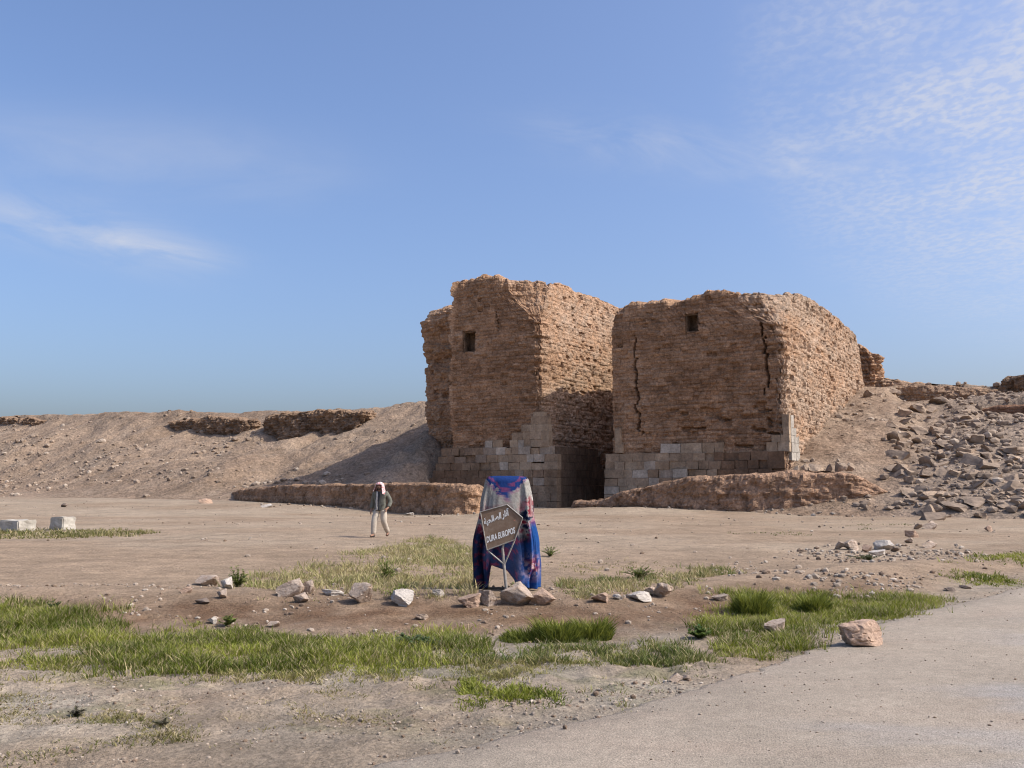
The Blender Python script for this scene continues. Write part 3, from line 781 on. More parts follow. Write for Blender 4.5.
# remains of the city wall showing along the crests
def crest(px, py, off):
    """point on the crest line (w = off) seen at pixel px, with top height at py"""
    t, z = tfront(px, py, off); x, y = tw2xy(t, off); return (float(x), float(y), z)
C_cw = np.array([.32, .215, .14])
rough_wall('ruined_wall', [crest(181, 421, 17.5), crest(200, 418, 17), crest(228, 417.5, 16.5), crest(250, 420, 16.5)], 1.0, 5.5,
           'dark wall fragment on the left skyline, left of the longer one', 'ruined wall', mat=M_brick, seed=560, amp=.7, col=C_cw, brick=.1, topn=.4, batter=-.1, rnd=.4)
rough_wall('ruined_wall', [crest(276, 416, 16.5), crest(300, 413, 16), crest(330, 411.5, 16), crest(364, 410.5, 16.3)], 1.1, 5.2,
           'long dark wall fragment topping the embankment left of the towers', 'ruined wall', mat=M_brick, seed=570, amp=.7, col=C_cw, brick=.1, topn=.4, batter=-.1, rnd=.4)
rough_wall('ruined_wall', [crest(-14, 418.5, 20), crest(10, 417.5, 20), crest(34, 418, 20), crest(52, 420, 20)], 1.0, 6.5,
           'small wall fragment on the skyline at the far left', 'ruined wall', mat=M_brick, seed=580, amp=.7, col=C_cw, brick=.1, topn=.4, batter=-.1, rnd=.4)
# right side
def crest_r(px, py, off):
    return crest(px, py, off)
rough_wall('ruined_wall', [crest(852, 344, 27.6), crest(864, 346, 27.6), crest(869, 350, 27.6), crest(871, 358, 27.6)], 1.0, 4, 'broken wall stump stepping down behind the right tower', 'ruined wall', mat=M_brick, seed=590, amp=.5, col=C_b1, brick=.14, topn=.4, rnd=.25, batter=.05)
rough_wall('ruined_wall', [crest(880, 378, 27.5), crest(910, 382, 26.5), crest(945, 386, 26), crest(972, 388.5, 26), crest(1000, 391, 26.5), crest(1060, 392, 27)], 1.3, 5.5,
           'long weathered wall top along the skyline right of the tower', 'ruined wall', mat=M_brick, seed=600, amp=.4, col=C_cw * 1.25, brick=.05, topn=.2, rnd=.7, strat=.25)
rough_wall('ruined_wall', [crest(1012, 379, 25), crest(1030, 374, 24.4), crest(1075, 374, 24)], 1.2, 5.5,
           'tall dark wall remnant at the right edge of the skyline', 'ruined wall', mat=M_brick, seed=610, amp=.5, col=C_cw * .9, brick=.1, topn=.4, rnd=.4, strat=.2)
rough_wall('ruined_wall', [crest(984, 409, 17.9), crest(1000, 406.5, 17.6), crest(1024, 406, 17.4), crest(1060, 406, 17)], .8, 3.5,
           'exposed reddish brick wall low on the slope at the right edge', 'ruined wall', mat=M_brick, seed=620, amp=.12, col=np.array([.30, .175, .11]), brick=.07, topn=.15, rnd=.2)

# ------------------------------------------------------------------ rocks
def rock_mesh(name, seed, sub=4, planes=13, mat=None, noise=.05, boxy=.45):
    bm = bmesh.new(); bmesh.ops.create_icosphere(bm, subdivisions=sub, radius=1)
    V = np.array([v.co[:] for v in bm.verts]); F = np.array([[v.index for v in f.verts] for f in bm.faces]); bm.free()
    rg = np.random.default_rng(seed)
    V = V / (np.abs(V).max(1, keepdims=True) ** boxy)
    V = V + .30 * np.stack([fbm3(V[:, 0] * .9 + 7 * q, V[:, 1] * .9, V[:, 2] * .9 + seed, 2, seed + q) for q in range(3)], 1)
    for _ in range(planes):
        n = rg.normal(size=3); n /= np.linalg.norm(n); d = rg.uniform(.42, .85)
        s = V @ n; V = V - np.where(s > d, (s - d) * .97, 0)[:, None] * n
    r = fbm3(V[:, 0] * 2.2 + seed, V[:, 1] * 2.2, V[:, 2] * 2.2, 5, seed, .6)
    cr = np.abs(fbm3(V[:, 0] * 1.5 + seed, V[:, 1] * 1.5, V[:, 2] * 1.5, 3, seed + 9))
    V = V * (1 + (noise * 2.4) * r - .10 * np.clip(.12 - cr, 0, 1) / .12)[:, None]
    lo, hi = V.min(0), V.max(0)
    V = (V - (lo + hi) / 2) / (hi - lo)      # unit box, centred
    V[:, 2] += .5
    me = bpy.data.meshes.new(name)
    me.from_pydata([tuple(v) for v in V], [], [tuple(f) for f in F]); me.materials.append(mat or M_rock)
    me.polygons.foreach_set('use_smooth', np.ones(len(me.polygons), bool)); me.set_sharp_from_angle(angle=R(26)); me.update()
    return me
ROCKS = [rock_mesh('rock', 40 + i, 4, 11 + i % 5, noise=.06) for i in range(10)]
def place_rock(px, py, wpx, hpx, label, mat=None, seed=None, group=None, name='rock', yaw=None, cat='rock', deep=1.0, tilt=(0, 0), sink=.16, depthf=.85):
    p = hit(px, py); sc = p[1] / FPX * 1.0
    W = wpx * sc * 1.06; H = hpx * sc * 1.0
    k = seed if seed is not None else int(px * 7 + py * 3) % 10
    me = ROCKS[k]
    if mat is not None:
        key = me.name + mat.name
        if key not in MEC:
            m2 = me.copy(); m2.materials.clear(); m2.materials.append(mat); MEC[key] = m2
        me = MEC[key]
    o = bpy.data.objects.new(name, me)
    o.scale = (W, W * depthf * deep, H * (1 + sink))
    yw = yaw if yaw is not None else random.uniform(-.5, .5)
    o.rotation_euler = (tilt[0], tilt[1], yw)
    o.location = (p[0], p[1] + W * .35, float(terrain(np.array([p[0]]), np.array([p[1] + W * .3]))[0]) - H * sink)
    link(o); tag(o, label, cat, group); return o
MEC = {}
G1 = 'stones along the top of the dirt bank'
RL = [
 (205, 586, 22, 10, 'pinkish rock behind the bushy weed end of the stone row, leftmost large one', M_rock),
 (225, 588.5, 14, 11, 'upright grey-white rock just left of the green weed on the bank', M_whiterock),
 (185, 593, 11, 6, 'small brown stone at the far left end of the stone row', M_boulder),
 (220.5, 599, 12, 9, 'small squat stone directly below the upright grey-white rock', M_rock),
 (201, 604.5, 15, 5, 'flat dark stone lying lowest at the left end of the row', M_darkrock),
 (289, 597, 26, 16, 'large pale craggy rock touching a second rock on its right', M_rock),
 (306, 594, 15, 13, 'pale rock leaning on the right side of a bigger craggy rock', M_rock),
 (300, 603.5, 16, 9, 'smaller rock lying in front of the pair of craggy rocks', M_rock),
 (333, 595.5, 21, 5, 'flat whitish stone between two large rocks at the dry grass edge', M_whiterock),
 (360, 604.5, 22, 19, 'tall pinkish rock standing alone between flat and grey rocks', M_rock),
 (401, 606.5, 25, 15, 'grey wedge-shaped rock with a long shadow, in front of a weed', M_whiterock),
 (211, 624, 9, 6, 'small pale stone beside the tiny weed below the bank', M_whiterock),
 (273, 627.5, 12, 5, 'flat stone on the bank slope above the green grass', M_rock),
 (421, 620, 14, 5, 'flat tan stone on the bank slope right of the grey wedge rock', M_rock),
 (468, 608.5, 20, 13, 'rounded brown rock left of the sign post, first in its row', M_boulder),
 (488.5, 606, 17, 15, 'pinkish rock between the rounded brown rock and the sign post', M_rock),
 (517, 607, 32, 22, 'largest pale rock at the foot of the sign post', M_rock),
 (543, 606.5, 24, 16, 'brownish craggy rock right of the largest rock by the sign', M_boulder),
 (438, 597, 12, 7, 'small whitish rock in the dry grass left of the blanket', M_whiterock),
 (600, 603, 17, 9, 'dark brown rock in shade left of the white stone cluster', M_boulder),
 (618, 600, 9, 5, 'small grey stone between the dark brown rock and white cluster', M_whiterock),
 (630, 598, 9, 5, 'small tan stone behind the white stone cluster', M_rock),
 (643, 602.5, 24, 9, 'low white rock in front of the stone cluster', M_whiterock),
 (649, 595.5, 12, 8, 'pale rock at the back of the white stone cluster', M_rock),
 (664, 599, 18, 14, 'tall tan rock at the right end of the stone cluster', M_rock),
 (721, 601.5, 15, 6, 'single grey flat rock left of the green grass by the road', M_rock),
 (777, 634, 20, 14, 'pale rock half buried in the green roadside grass', M_rock),
 (675.5, 682, 14, 7, 'small rounded stone at the road edge, left of a smaller one', M_rock),
 (687, 681, 8, 5, 'tiny stone touching the right of a rounded stone by the road', M_rock),
 (841, 549.5, 9, 8, 'leftmost rounded stone of the pale pile on the dirt hump', M_rock),
 (854, 550, 16, 10, 'largest pale stone of the pile on the dirt hump', M_rock),
 (868, 552.5, 9, 7, 'reddish stone in the middle of the pile on the dirt hump', M_boulder),
 (886, 550, 17, 10, 'white stone at the right of the pile on the dirt hump', M_whiterock),
 (879, 556, 15, 6, 'flat white stone at the front of the pile on the dirt hump', M_whiterock),
 (897, 552, 9, 5, 'small grey stone at the right end of the pile on the dirt hump', M_rubble),
 (913.5, 537.5, 13, 7, 'dark-sided stone left of the two stones below the rubble slope', M_boulder),
 (919.5, 529.5, 8, 6, 'small dark stone nearest the foot of the rubble slope', M_rubble),
 (931, 529, 14, 8, 'pale stone just right of the small dark one below the rubble slope', M_rock),
 (910, 543, 8, 5, 'small round stone below the dark-sided stone near the rubble', M_rock),
 (930, 548, 15, 7, 'long tan stone lying alone below the rubble slope', M_rock),
 (990.5, 531.5, 7, 6, 'lone brown stone on bare dirt at the right below the rubble', M_boulder),
 (952, 591.5, 10, 3.5, 'flat dark stone on the verge where grass meets the road', M_darkrock),
 (967, 589, 10, 3.5, 'flat dark stone on the road edge, right of a similar one', M_darkrock),
 (749, 633, 9, 3, 'grey pebble at the grass edge left of the pale half buried rock', M_rubble),
 (63, 507, 7, 4, 'dark stone on the plain behind the white limestone block', M_darkrock),
 (204, 503.5, 13, 5, 'brown boulder at the foot of the crumbled bank', M_boulder),
 (266, 507.5, 11, 3.5, 'flat white stone at the left end of the earthen wall foot', M_whiterock),
 (409, 515.5, 9, 3, 'pale stone at the wall foot right of the walking man', M_whiterock),
]
for (px, py, w, h, lab, mt) in RL:
    place_rock(px, py, w, h, lab, mt, group=G1 if 590 < py < 610 and px < 680 else None)
ROCKS.append(rock_mesh('boulder', 911, 5, 6, noise=.06, boxy=.2))
bo = place_rock(868, 650, 47, 27, 'large pinkish boulder standing on the road edge', M_boulder, seed=10, name='boulder', yaw=.3, cat='boulder', sink=.06, depthf=.75)

# rubble slope right of the tower
SLAB = [rock_mesh('rubble_stone', 70 + i, 3, 9 + i % 4, mat=M_rubble, noise=.06, boxy=.85) for i in range(9)]
GR = 'stones of the rubble slope right of the tower'
rg = np.random.default_rng(5)
cnt = 0
def rub(px, py, W, H, yaw, tl, label, mat_i=None, D=None):
    p = hit(px, py)
    o = bpy.data.objects.new('rubble_stone', SLAB[int(rg.integers(len(SLAB)))])
    o.scale = (W, D or W * rg.uniform(.55, .85), H)
    o.rotation_euler = (tl + rg.normal() * .2, rg.normal() * .25 + .15, yaw)
    o.location = (p[0], p[1], p[2] - H * .45); link(o); tag(o, label, 'stone', GR); return o
# the big slabs first
for (px, py, wpx, hpx, lab) in [(898, 469, 25, 11, 'dark tilted slab at the lower left edge of the rubble slope'), (905, 447, 18, 10, 'rounded pale slab on the left edge of the rubble slope'),
        (925, 492, 30, 13, 'large pale slab low in the middle of the rubble slope'), (957, 508, 36, 12, 'long flat grey slab near the foot of the rubble slope'),
        (980, 440, 24, 11, 'wide dark block below the exposed brick wall'), (968, 455, 26, 12, 'tilted dark slab in the middle of the rubble slope'), (1008, 505, 24, 10, 'dark slab at the lower right of the rubble slope'),
        (920, 395, 22, 9, 'pale slab at the top of the rubble slope'), (931, 421, 18, 9, 'pale lit block high on the rubble slope'), (1012, 480, 22, 10, 'grey block at the right edge of the rubble slope'),
        (889, 425, 14, 8, 'isolated slab on the smooth dirt left of the rubble'), (868, 396, 15, 9, 'grey boulder on the mound just below the tower corner'), (880, 396, 10, 7, 'smaller stone right of the grey boulder on the mound top')]:
    p = hit(px, py); s = p[1] / FPX
    rub(px, py, wpx * s, hpx * s * 1.1, rg.uniform(-.4, .4), .1, lab, D=wpx * s * .7)
poly = np.array([(893, 392), (930, 388), (965, 402), (985, 440), (1024, 442), (1060, 450), (1060, 520), (1000, 518), (930, 522), (905, 508), (896, 480), (892, 440), (905, 420)])
def inpoly(x, y, P):
    x = np.asarray(x, float); y = np.asarray(y, float); r = np.zeros(x.shape, bool); n = len(P)
    for i in range(n):
        x1, y1 = P[i]; x2, y2 = P[(i + 1) % n]
        c = ((y1 > y) != (y2 > y)) & (x < (x2 - x1) * (y - y1) / (y2 - y1 + 1e-12) + x1); r ^= c
    return r
while cnt < 262:
    px, py = rg.uniform(885, 1045), rg.uniform(386, 524)
    if not inpoly(px, py, poly): continue
    if rg.random() > .35 + .65 * vn2(px * .05, py * .07, 77): continue
    p = hit(px, py); s = p[1] / FPX
    w = (6 + 21 * rg.random() ** 2.6) * s; cnt += 1
    rub(px, py, w, w * rg.uniform(.3, .62), rg.uniform(-1, 1), rg.uniform(-.05, .25), 'broken grey stone in the tumbled rubble slope right of the tower')
# short row of stones on top of the right earthen wall
for i, (px, py, w, h) in enumerate([(797, 468, 7, 5), (805, 467, 9, 6), (816, 467, 17, 6), (829, 467, 7, 6), (841, 466, 12, 8), (850, 466, 9, 7)]):
    p = at(px, py, 54.6); s = p[1] / FPX
    lab = ['first small dark stone on the wall top beside the tower corner', 'second dark stone on the wall top, left of the long one', 'long flat stone on top of the right earthen wall',
           'small stone just right of the long flat one on the wall top', 'largest dark stone on top of the right earthen wall', 'last dark stone at the right of the wall-top row'][i]
    o = bpy.data.objects.new('rubble_stone', SLAB[i]); o.scale = (w * s, w * s * .8, h * s * 1.3); o.rotation_euler = (0, 0, random.uniform(-1, 1))
    o.location = (p[0], p[1], float(p[2]) - h * s * .75); link(o); tag(o, lab, 'stone', 'stones on top of the right earthen wall')

# limestone blocks on the plain
def cut_block(px, py, wpx, hpx, yaw, label, seed):
    p = hit(px, py); s = p[1] / FPX; W, H, D = wpx * s, hpx * s, wpx * s * .62
    bm = bmesh.new(); bmesh.ops.create_cube(bm, size=1)
    bmesh.ops.scale(bm, vec=(W, D, H), verts=bm.verts); bmesh.ops.bevel(bm, geom=bm.edges[:], offset=.035, segments=2, affect='EDGES')
    bmesh.ops.subdivide_edges(bm, edges=bm.edges[:], cuts=3, use_grid_fill=True)
    me = bpy.data.meshes.new('stone_block'); bm.to_mesh(me); bm.free()
    V = np.array([v.co[:] for v in me.vertices]); n = fbm3(V[:, 0] * 3 + seed, V[:, 1] * 3, V[:, 2] * 3, 4, seed)
    c = V / np.linalg.norm(V, axis=1, keepdims=True); V = V + c * (n * .10)[:, None]
    me.vertices.foreach_set('co', V.astype(np.float32).ravel())
    cc = np.ones((len(V), 4), np.float32); patch = np.clip(fbm3(V[:, 0] * 2, V[:, 1] * 2, V[:, 2] * 2, 3, seed + 5) * 2, 0, 1)
    cc[:, :3] = np.array([.50, .455, .375]) * (1 - .35 * patch)[:, None]
    a = me.color_attributes.new('col', 'FLOAT_COLOR', 'POINT'); a.data.foreach_set('color', cc.ravel())
    me.materials.append(M_block); me.update()
    o = bpy.data.objects.new('stone_block', me); o.rotation_euler = (0, 0, yaw); o.location = (p[0], p[1] + D * .5, p[2] + H * .46); link(o)
    return tag(o, label, 'stone block')
cut_block(59, 530, 24, 13, R(-34), 'squared white limestone block standing in thin grass at left', 3)
cut_block(12, 532, 32, 12, R(-30), 'longer worn limestone block cut by the left picture edge', 9)

# ------------------------------------------------------------------ gravel (uncountable)
def gravel():
    bm = bmesh.new(); bmesh.ops.create_icosphere(bm, subdivisions=1, radius=1)
    bv = np.array([v.co[:] for v in bm.verts]); bf = np.array([[v.index for v in f.verts] for f in bm.faces]); bm.free()
    rg = np.random.default_rng(17); xs = []; ys = []; ss_ = []
    def scatter(n, poly, smin, smax, dens=None, power=3):
        P = np.array([hit(*q)[:2] for q in poly]); lo, hi = P.min(0), P.max(0); k = 0
        x = rg.uniform(lo[0], hi[0], n * 6); y = rg.uniform(lo[1], hi[1], n * 6)
        ok = inpoly(x, y, P)
        if dens is not None: ok &= rg.random(len(x)) < dens(x, y)
        x, y = x[ok][:n], y[ok][:n]
        xs.append(x); ys.append(y); ss_.append(smin + (smax - smin) * rg.random(len(x)) ** power)
    clump = lambda sc, lo=.15: (lambda x, y: np.clip(lo + 1.6 * fbm2(x * sc, y * sc, 3, 55), .03, 1))
    scatter(2300, [(0, 655), (480, 668), (560, 690), (640, 700), (560, 735), (430, 767), (0, 767)], .003, .017, clump(1.2), 4)
    scatter(320, [(380, 715), (560, 690), (690, 672), (700, 682), (560, 735), (450, 762), (380, 735)], .005, .026, clump(1.5, .3), 4)
    scatter(1100, [(0, 585), (700, 585), (760, 600), (690, 640), (480, 645), (200, 625), (0, 600)], .006, .04, clump(.8, .25), 4)
    scatter(900, [(700, 570), (830, 545), (960, 545), (1024, 575), (940, 592), (860, 600), (760, 590)], .01, .07, clump(.6, .35), 3)
    scatter(150, [(820, 575), (945, 572), (930, 590), (830, 592)], .012, .06, None, 3.5)
    scatter(900, [(0, 500), (1024, 520), (1024, 575), (700, 580), (200, 585), (0, 585)], .012, .07, clump(.15, .3), 4)
    scatter(700, [(430, 767), (560, 738), (700, 684), (800, 650), (880, 612), (1024, 590), (1024, 767)], .003, .012, clump(.8, .2), 3)
    for ln in ([(248, 505), (300, 505), (360, 508), (420, 512), (475, 515)], [(590, 507), (640, 509), (700, 509), (770, 511), (830, 514), (890, 515)]):
        Q = np.array([hit(*q)[:2] for q in ln]); k = rg.random(130) * (len(Q) - 1); i0 = k.astype(int); fr = (k - i0)[:, None]
        q = Q[i0] * (1 - fr) + Q[np.minimum(i0 + 1, len(Q) - 1)] * fr
        xs.append(q[:, 0] + rg.normal(size=130) * .5); ys.append(q[:, 1] - np.abs(rg.normal(size=130)) * .9 + .3); ss_.append(.02 + .12 * rg.random(130) ** 4)
    yy = rg.uniform(5.2, 17, 1500); xs.append(road_edge_x(yy) + rg.normal(size=1500) * .12 - .03); ys.append(yy); ss_.append(.003 + .018 * rg.random(1500) ** 4)
    x, y, s = np.concatenate(xs), np.concatenate(ys), np.concatenate(ss_)
    n = len(x)
    z = terrain(x, y); onr = x > road_edge_x(y) + .2; z = np.where(onr, ground_z(x, y, False) + .026, z)
    sc = s[:, None] * rg.uniform(.6, 1.3, (n, 3)); sc[:, 2] *= .7
    a = rg.uniform(0, 6.28, n); V = bv[None] * (1 + .3 * (rg.random((n, len(bv), 1)) - .5)) * sc[:, None]
    Vx = V[..., 0] * np.cos(a)[:, None] - V[..., 1] * np.sin(a)[:, None] + x[:, None]
    Vy = V[..., 0] * np.sin(a)[:, None] + V[..., 1] * np.cos(a)[:, None] + y[:, None]
    Vz = V[..., 2] + (z + sc[:, 2] * .35)[:, None]
    F = (bf[None] + (np.arange(n) * len(bv))[:, None, None]).reshape(-1, 3)
    c0 = np.array([.34, .275, .21]); c1 = np.array([.21, .15, .105]); c2 = np.array([.46, .39, .31])
    q = rg.random(n)[:, None]; c = np.where(q < .3, c1, np.where(q < .88, c0, c2)) * rg.uniform(.8, 1.15, (n, 1))
    o = mesh_np('gravel', np.stack([Vx, Vy, Vz], -1).reshape(-1, 3), F, M_gravel, cols=np.repeat(c, len(bv), 0))
    tag(o, 'small loose stones scattered over the dirt and road edge', 'gravel', kind='stuff')
gravel()
# stony crumbs on the embankments
def scree():
    bm = bmesh.new(); bmesh.ops.create_icosphere(bm, subdivisions=1, radius=1)
    bv = np.array([v.co[:] for v in bm.verts]); bf = np.array([[v.index for v in f.verts] for f in bm.faces]); bm.free()
    rg = np.random.default_rng(23)
    t = np.concatenate([rg.uniform(24, 125, 14000), rg.uniform(-45, 1, 14000)]); w = np.concatenate([rg.uniform(-9, 20, 14000), rg.uniform(-5, 26, 14000)])
    x, y = tw2xy(t, w); dn = np.clip(.12 + 1.5 * fbm2(t * .12, w * .2, 4, 99), .02, 1) + np.where((t < -7) & (t > -40), .9, 0)
    ok = rg.random(len(t)) < dn * .75; x, y, t, w = x[ok], y[ok], t[ok], w[ok]; n = len(x)
    z = hill_z(x, y); g = z > ground_z(x, y) - .05
    x, y, z = x[g], y[g], z[g]; n = len(x)
    s = .05 + .3 * rg.random(n) ** 4
    sc = s[:, None] * rg.uniform(.6, 1.3, (n, 3)); sc[:, 2] *= .65
    a = rg.uniform(0, 6.28, n); V = bv[None] * (1 + .35 * (rg.random((n, len(bv), 1)) - .5)) * sc[:, None]
    Vx = V[..., 0] * np.cos(a)[:, None] - V[..., 1] * np.sin(a)[:, None] + x[:, None]
    Vy = V[..., 0] * np.sin(a)[:, None] + V[..., 1] * np.cos(a)[:, None] + y[:, None]
    Vz = V[..., 2] + (z + sc[:, 2] * .3)[:, None]
    F = (bf[None] + (np.arange(n) * len(bv))[:, None, None]).reshape(-1, 3)
    q = rg.random(n)[:, None]; c = np.where(q < .35, np.array([.24, .18, .13]), np.where(q < .85, np.array([.32, .245, .18]), np.array([.42, .34, .26])))
    o = mesh_np('scree', np.stack([Vx, Vy, Vz], -1).reshape(-1, 3), F, M_gravel, cols=np.repeat(c, len(bv), 0))
    tag(o, 'loose stony crumbs littering the earth embankments', 'rubble', kind='stuff')
scree()

# ------------------------------------------------------------------ grass (uncountable)
def blades(name, label, poly, n, hmin, hmax, colA, colB, wid=.006, lean=.45, dens=(1.0, .0), seed=1, clump=1.5, edge=.15, tuft=7, spread=.05, dry=.0, jit=1.0):
    rg = np.random.default_rng(seed)
    P = np.array([hit(*q)[:2] for q in poly]); lo, hi = P.min(0), P.max(0)
    m = n * 8 // tuft
    x = rg.uniform(lo[0], hi[0], m); y = rg.uniform(lo[1], hi[1], m)
    jx = rg.normal(size=m) * .10 * jit; jy = rg.normal(size=m) * .22 * jit
    wx = x + jit * .55 * fbm2(x * 1.5, y * 1.5, 4, seed + 3, .65) + jx; wy = y + jit * .75 * fbm2(x * 1.5 + 9, y * 1.5, 4, seed + 4, .65) + jy
    dn = dens[0] + dens[1] * fbm2(x * clump, y * clump, 3, seed + 5)
    ok = inpoly(wx, wy, P) & (rg.random(m) < dn)
    x, y, dn = x[ok][:n // tuft], y[ok][:n // tuft], dn[ok][:n // tuft]
    hh = np.clip(.65 + .9 * fbm2(x * 2.8, y * 2.8, 3, seed + 6) + .25 * rg.normal(size=len(x)) * .6, .25, 1.3)
    tone = np.clip(.48 + 1.2 * fbm2(x * 1.4, y * 1.4, 4, seed + 7) + .28 * rg.normal(size=len(x)), 0, 1)
    x = np.repeat(x, tuft); y = np.repeat(y, tuft); hh = np.repeat(hh, tuft); tone = np.repeat(tone, tuft)
    k = len(x); a0 = rg.uniform(0, 6.28, k); rad = spread * np.sqrt(rg.random(k))
    x = x + rad * np.cos(a0); y = y + rad * np.sin(a0)
    z = terrain(x, y) - .01
    H = (hmin + (hmax - hmin) * rg.random(k)) * hh; a = a0 + rg.normal(size=k) * .8
    ln = H * lean * rg.uniform(.2, 1.5, k); w = wid * rg.uniform(.7, 1.5, k)
    px_, py_ = np.cos(a), np.sin(a); b = rg.uniform(0, 6.28, k); qx, qy = np.cos(b), np.sin(b)
    V = np.zeros((k, 7, 3))
    for i, (f, ww) in enumerate([(0, 1), (.4, .95), (.75, .65)]):
        cx = x + px_ * ln * f ** 2; cy = y + py_ * ln * f ** 2; cz = z + H * f * (1 - .12 * f)
        V[:, 2 * i] = np.stack([cx - qx * w * ww, cy - qy * w * ww, cz], 1); V[:, 2 * i + 1] = np.stack([cx + qx * w * ww, cy + qy * w * ww, cz], 1)
    V[:, 6] = np.stack([x + px_ * ln, y + py_ * ln, z + H * .9], 1)
    base = (np.arange(k) * 7)[:, None]
    F4 = np.concatenate([base + np.array([0, 1, 3, 2]), base + np.array([2, 3, 5, 4])]); F3 = base + np.array([4, 5, 6])
    c = np.array(colA) + (np.array(colB) - np.array(colA)) * np.clip(tone + .2 * rg.normal(size=k), 0, 1)[:, None]
    isd = rg.random(k) < dry
    c = np.where(isd[:, None], np.array([.40, .33, .17]) * rg.uniform(.8, 1.15, (k, 1)), c)
    o = mesh_np(name, V.reshape(-1, 3), [F4, F3], M_grass, cols=np.repeat(c, 7, 0), smooth=True)
    return tag(o, label, 'grass', kind='stuff')
GA = (.085, .112, .010); GB = (.33, .345, .055); GY = (.42, .35, .16); GD = (.24, .25, .075)
band = [(-40, 612), (0, 606), (30, 601), (75, 612), (110, 618), (160, 634), (200, 632), (260, 642), (330, 640), (400, 640), (470, 634), (490, 645), (480, 660), (420, 668), (330, 675), (240, 672), (160, 670), (80, 664), (-40, 655)]
blades('grass', 'tall fresh green grass strip along the foot of the bank at left', band, 80000, .025, .145, GA, GB, .0034, .7, (.80, 1.3), 1, 1.5, dry=.25)
blades('grass', 'thinner yellowing grass along the near side of the green strip', [(-40, 640), (100, 655), (250, 668), (400, 664), (500, 655), (560, 650), (690, 650), (700, 660), (560, 672), (470, 680), (330, 682), (150, 676), (-40, 668)], 20000, .02, .085, (.12, .135, .025), (.33, .29, .10), .0034, .8, (.30, 1.3), 2, 1.3, dry=.25)
blades('grass', 'green grass patch between the bank and the road', [(465, 676), (520, 680), (562, 688), (548, 706), (490, 710), (460, 698)], 5200, .015, .075, GA, GB, .004, .7, (.6, .9), 3, 2, dry=.1)
blades('grass', 'low grass between the leafy clump and the road', [(480, 648), (560, 642), (640, 648), (700, 652), (690, 664), (600, 664), (520, 662), (480, 660)], 6000, .04, .12, (.09, .125, .025), (.22, .22, .06), .004, .7, (.5, 1.1), 4, 1.6, dry=.15)
blades('grass', 'lush green grass growing along the road edge at right', [(692, 632), (712, 622), (728, 606), (752, 596), (790, 594), (830, 598), (870, 597), (905, 598), (945, 596), (938, 604), (900, 614), (850, 622), (800, 645), (745, 658), (715, 652)], 54000, .025, .15, GA, GB, .0034, .65, (.85, 1.0), 5, 1.5, dry=.25)
blades('grass', 'sparse grass along the road edge below the lush patch', [(560, 738), (640, 700), (720, 668), (790, 646), (700, 655), (640, 680), (560, 712)], 2600, .02, .07, (.12, .14, .03), (.25, .24, .08), .0035, .8, (.1, 1.1), 6, 2, dry=.3)
blades('grass', 'dry yellow grass field behind the stone row', [(236, 588), (262, 574), (320, 562), (385, 548), (408, 538), (440, 540), (470, 548), (480, 566), (480, 596), (430, 600), (380, 598), (330, 594), (270, 592)], 22000, .05, .17, GD, GY, .006, .7, (.6, .9), 7, .7, spread=.09, dry=.45)
blades('grass', 'dry grass patch right of the draped blanket', [(560, 595), (575, 583), (620, 578), (660, 574), (720, 568), (735, 572), (690, 582), (640, 590), (590, 601)], 7000, .04, .14, (.13, .16, .04), GY, .006, .7, (.5, 1.0), 8, 1.0, dry=.35)
blades('grass', 'thin olive grass line around the white stone blocks', [(-30, 534), (0, 531), (60, 530), (110, 530), (152, 532), (150, 536), (60, 538), (-30, 540)], 4200, .06, .17, (.11, .12, .03), (.22, .20, .07), .012, .6, (.7, .7), 9, .4, spread=.2, dry=.3)
blades('grass', 'small green grass patches beside the road at far right', [(948, 578), (968, 572), (1000, 576), (1000, 583), (960, 586)], 1800, .03, .11, GA, GB, .006, .7, (.6, .9), 10, .9, dry=.15)
blades('grass', 'green grass strip at the right edge above the road', [(985, 556), (1024, 552), (1060, 552), (1060, 566), (1010, 568), (985, 562), (950, 566), (945, 561)], 2600, .04, .13, GA, GB, .007, .7, (.5, 1.0), 11, .7, dry=.2)
blades('grass', 'faint sparse grass on the plain before the right tower', [(730, 533), (790, 530), (800, 535), (740, 537)], 700, .03, .10, (.13, .14, .05), (.2, .19, .08), .010, .8, (.4, 1.0), 12, .4, spread=.15, dry=.3)
blades('grass', 'faint grass tufts on the plain below the earthen wall', [(850, 525), (905, 524), (915, 528), (860, 530)], 500, .03, .09, (.10, .12, .05), (.17, .17, .07), .010, .8, (.3, 1.0), 13, .4, spread=.15, dry=.2)
blades('grass', 'scattered tiny weeds on the trodden foreground dirt', [(-40, 672), (200, 676), (460, 678), (560, 700), (430, 750), (200, 768), (-60, 768)], 15000, .012, .045, (.11, .115, .03), (.27, .22, .09), .0035, 1.0, (-.05, 1.5), 14, 2.2, spread=.06, dry=.3)
blades('grass', 'short dry tufts between the stones of the bank', [(560, 560), (700, 560), (720, 570), (600, 580), (555, 580)], 1200, .02, .08, (.16, .16, .06), GY, .005, .9, (.1, 1.0), 15, .6, dry=.5)

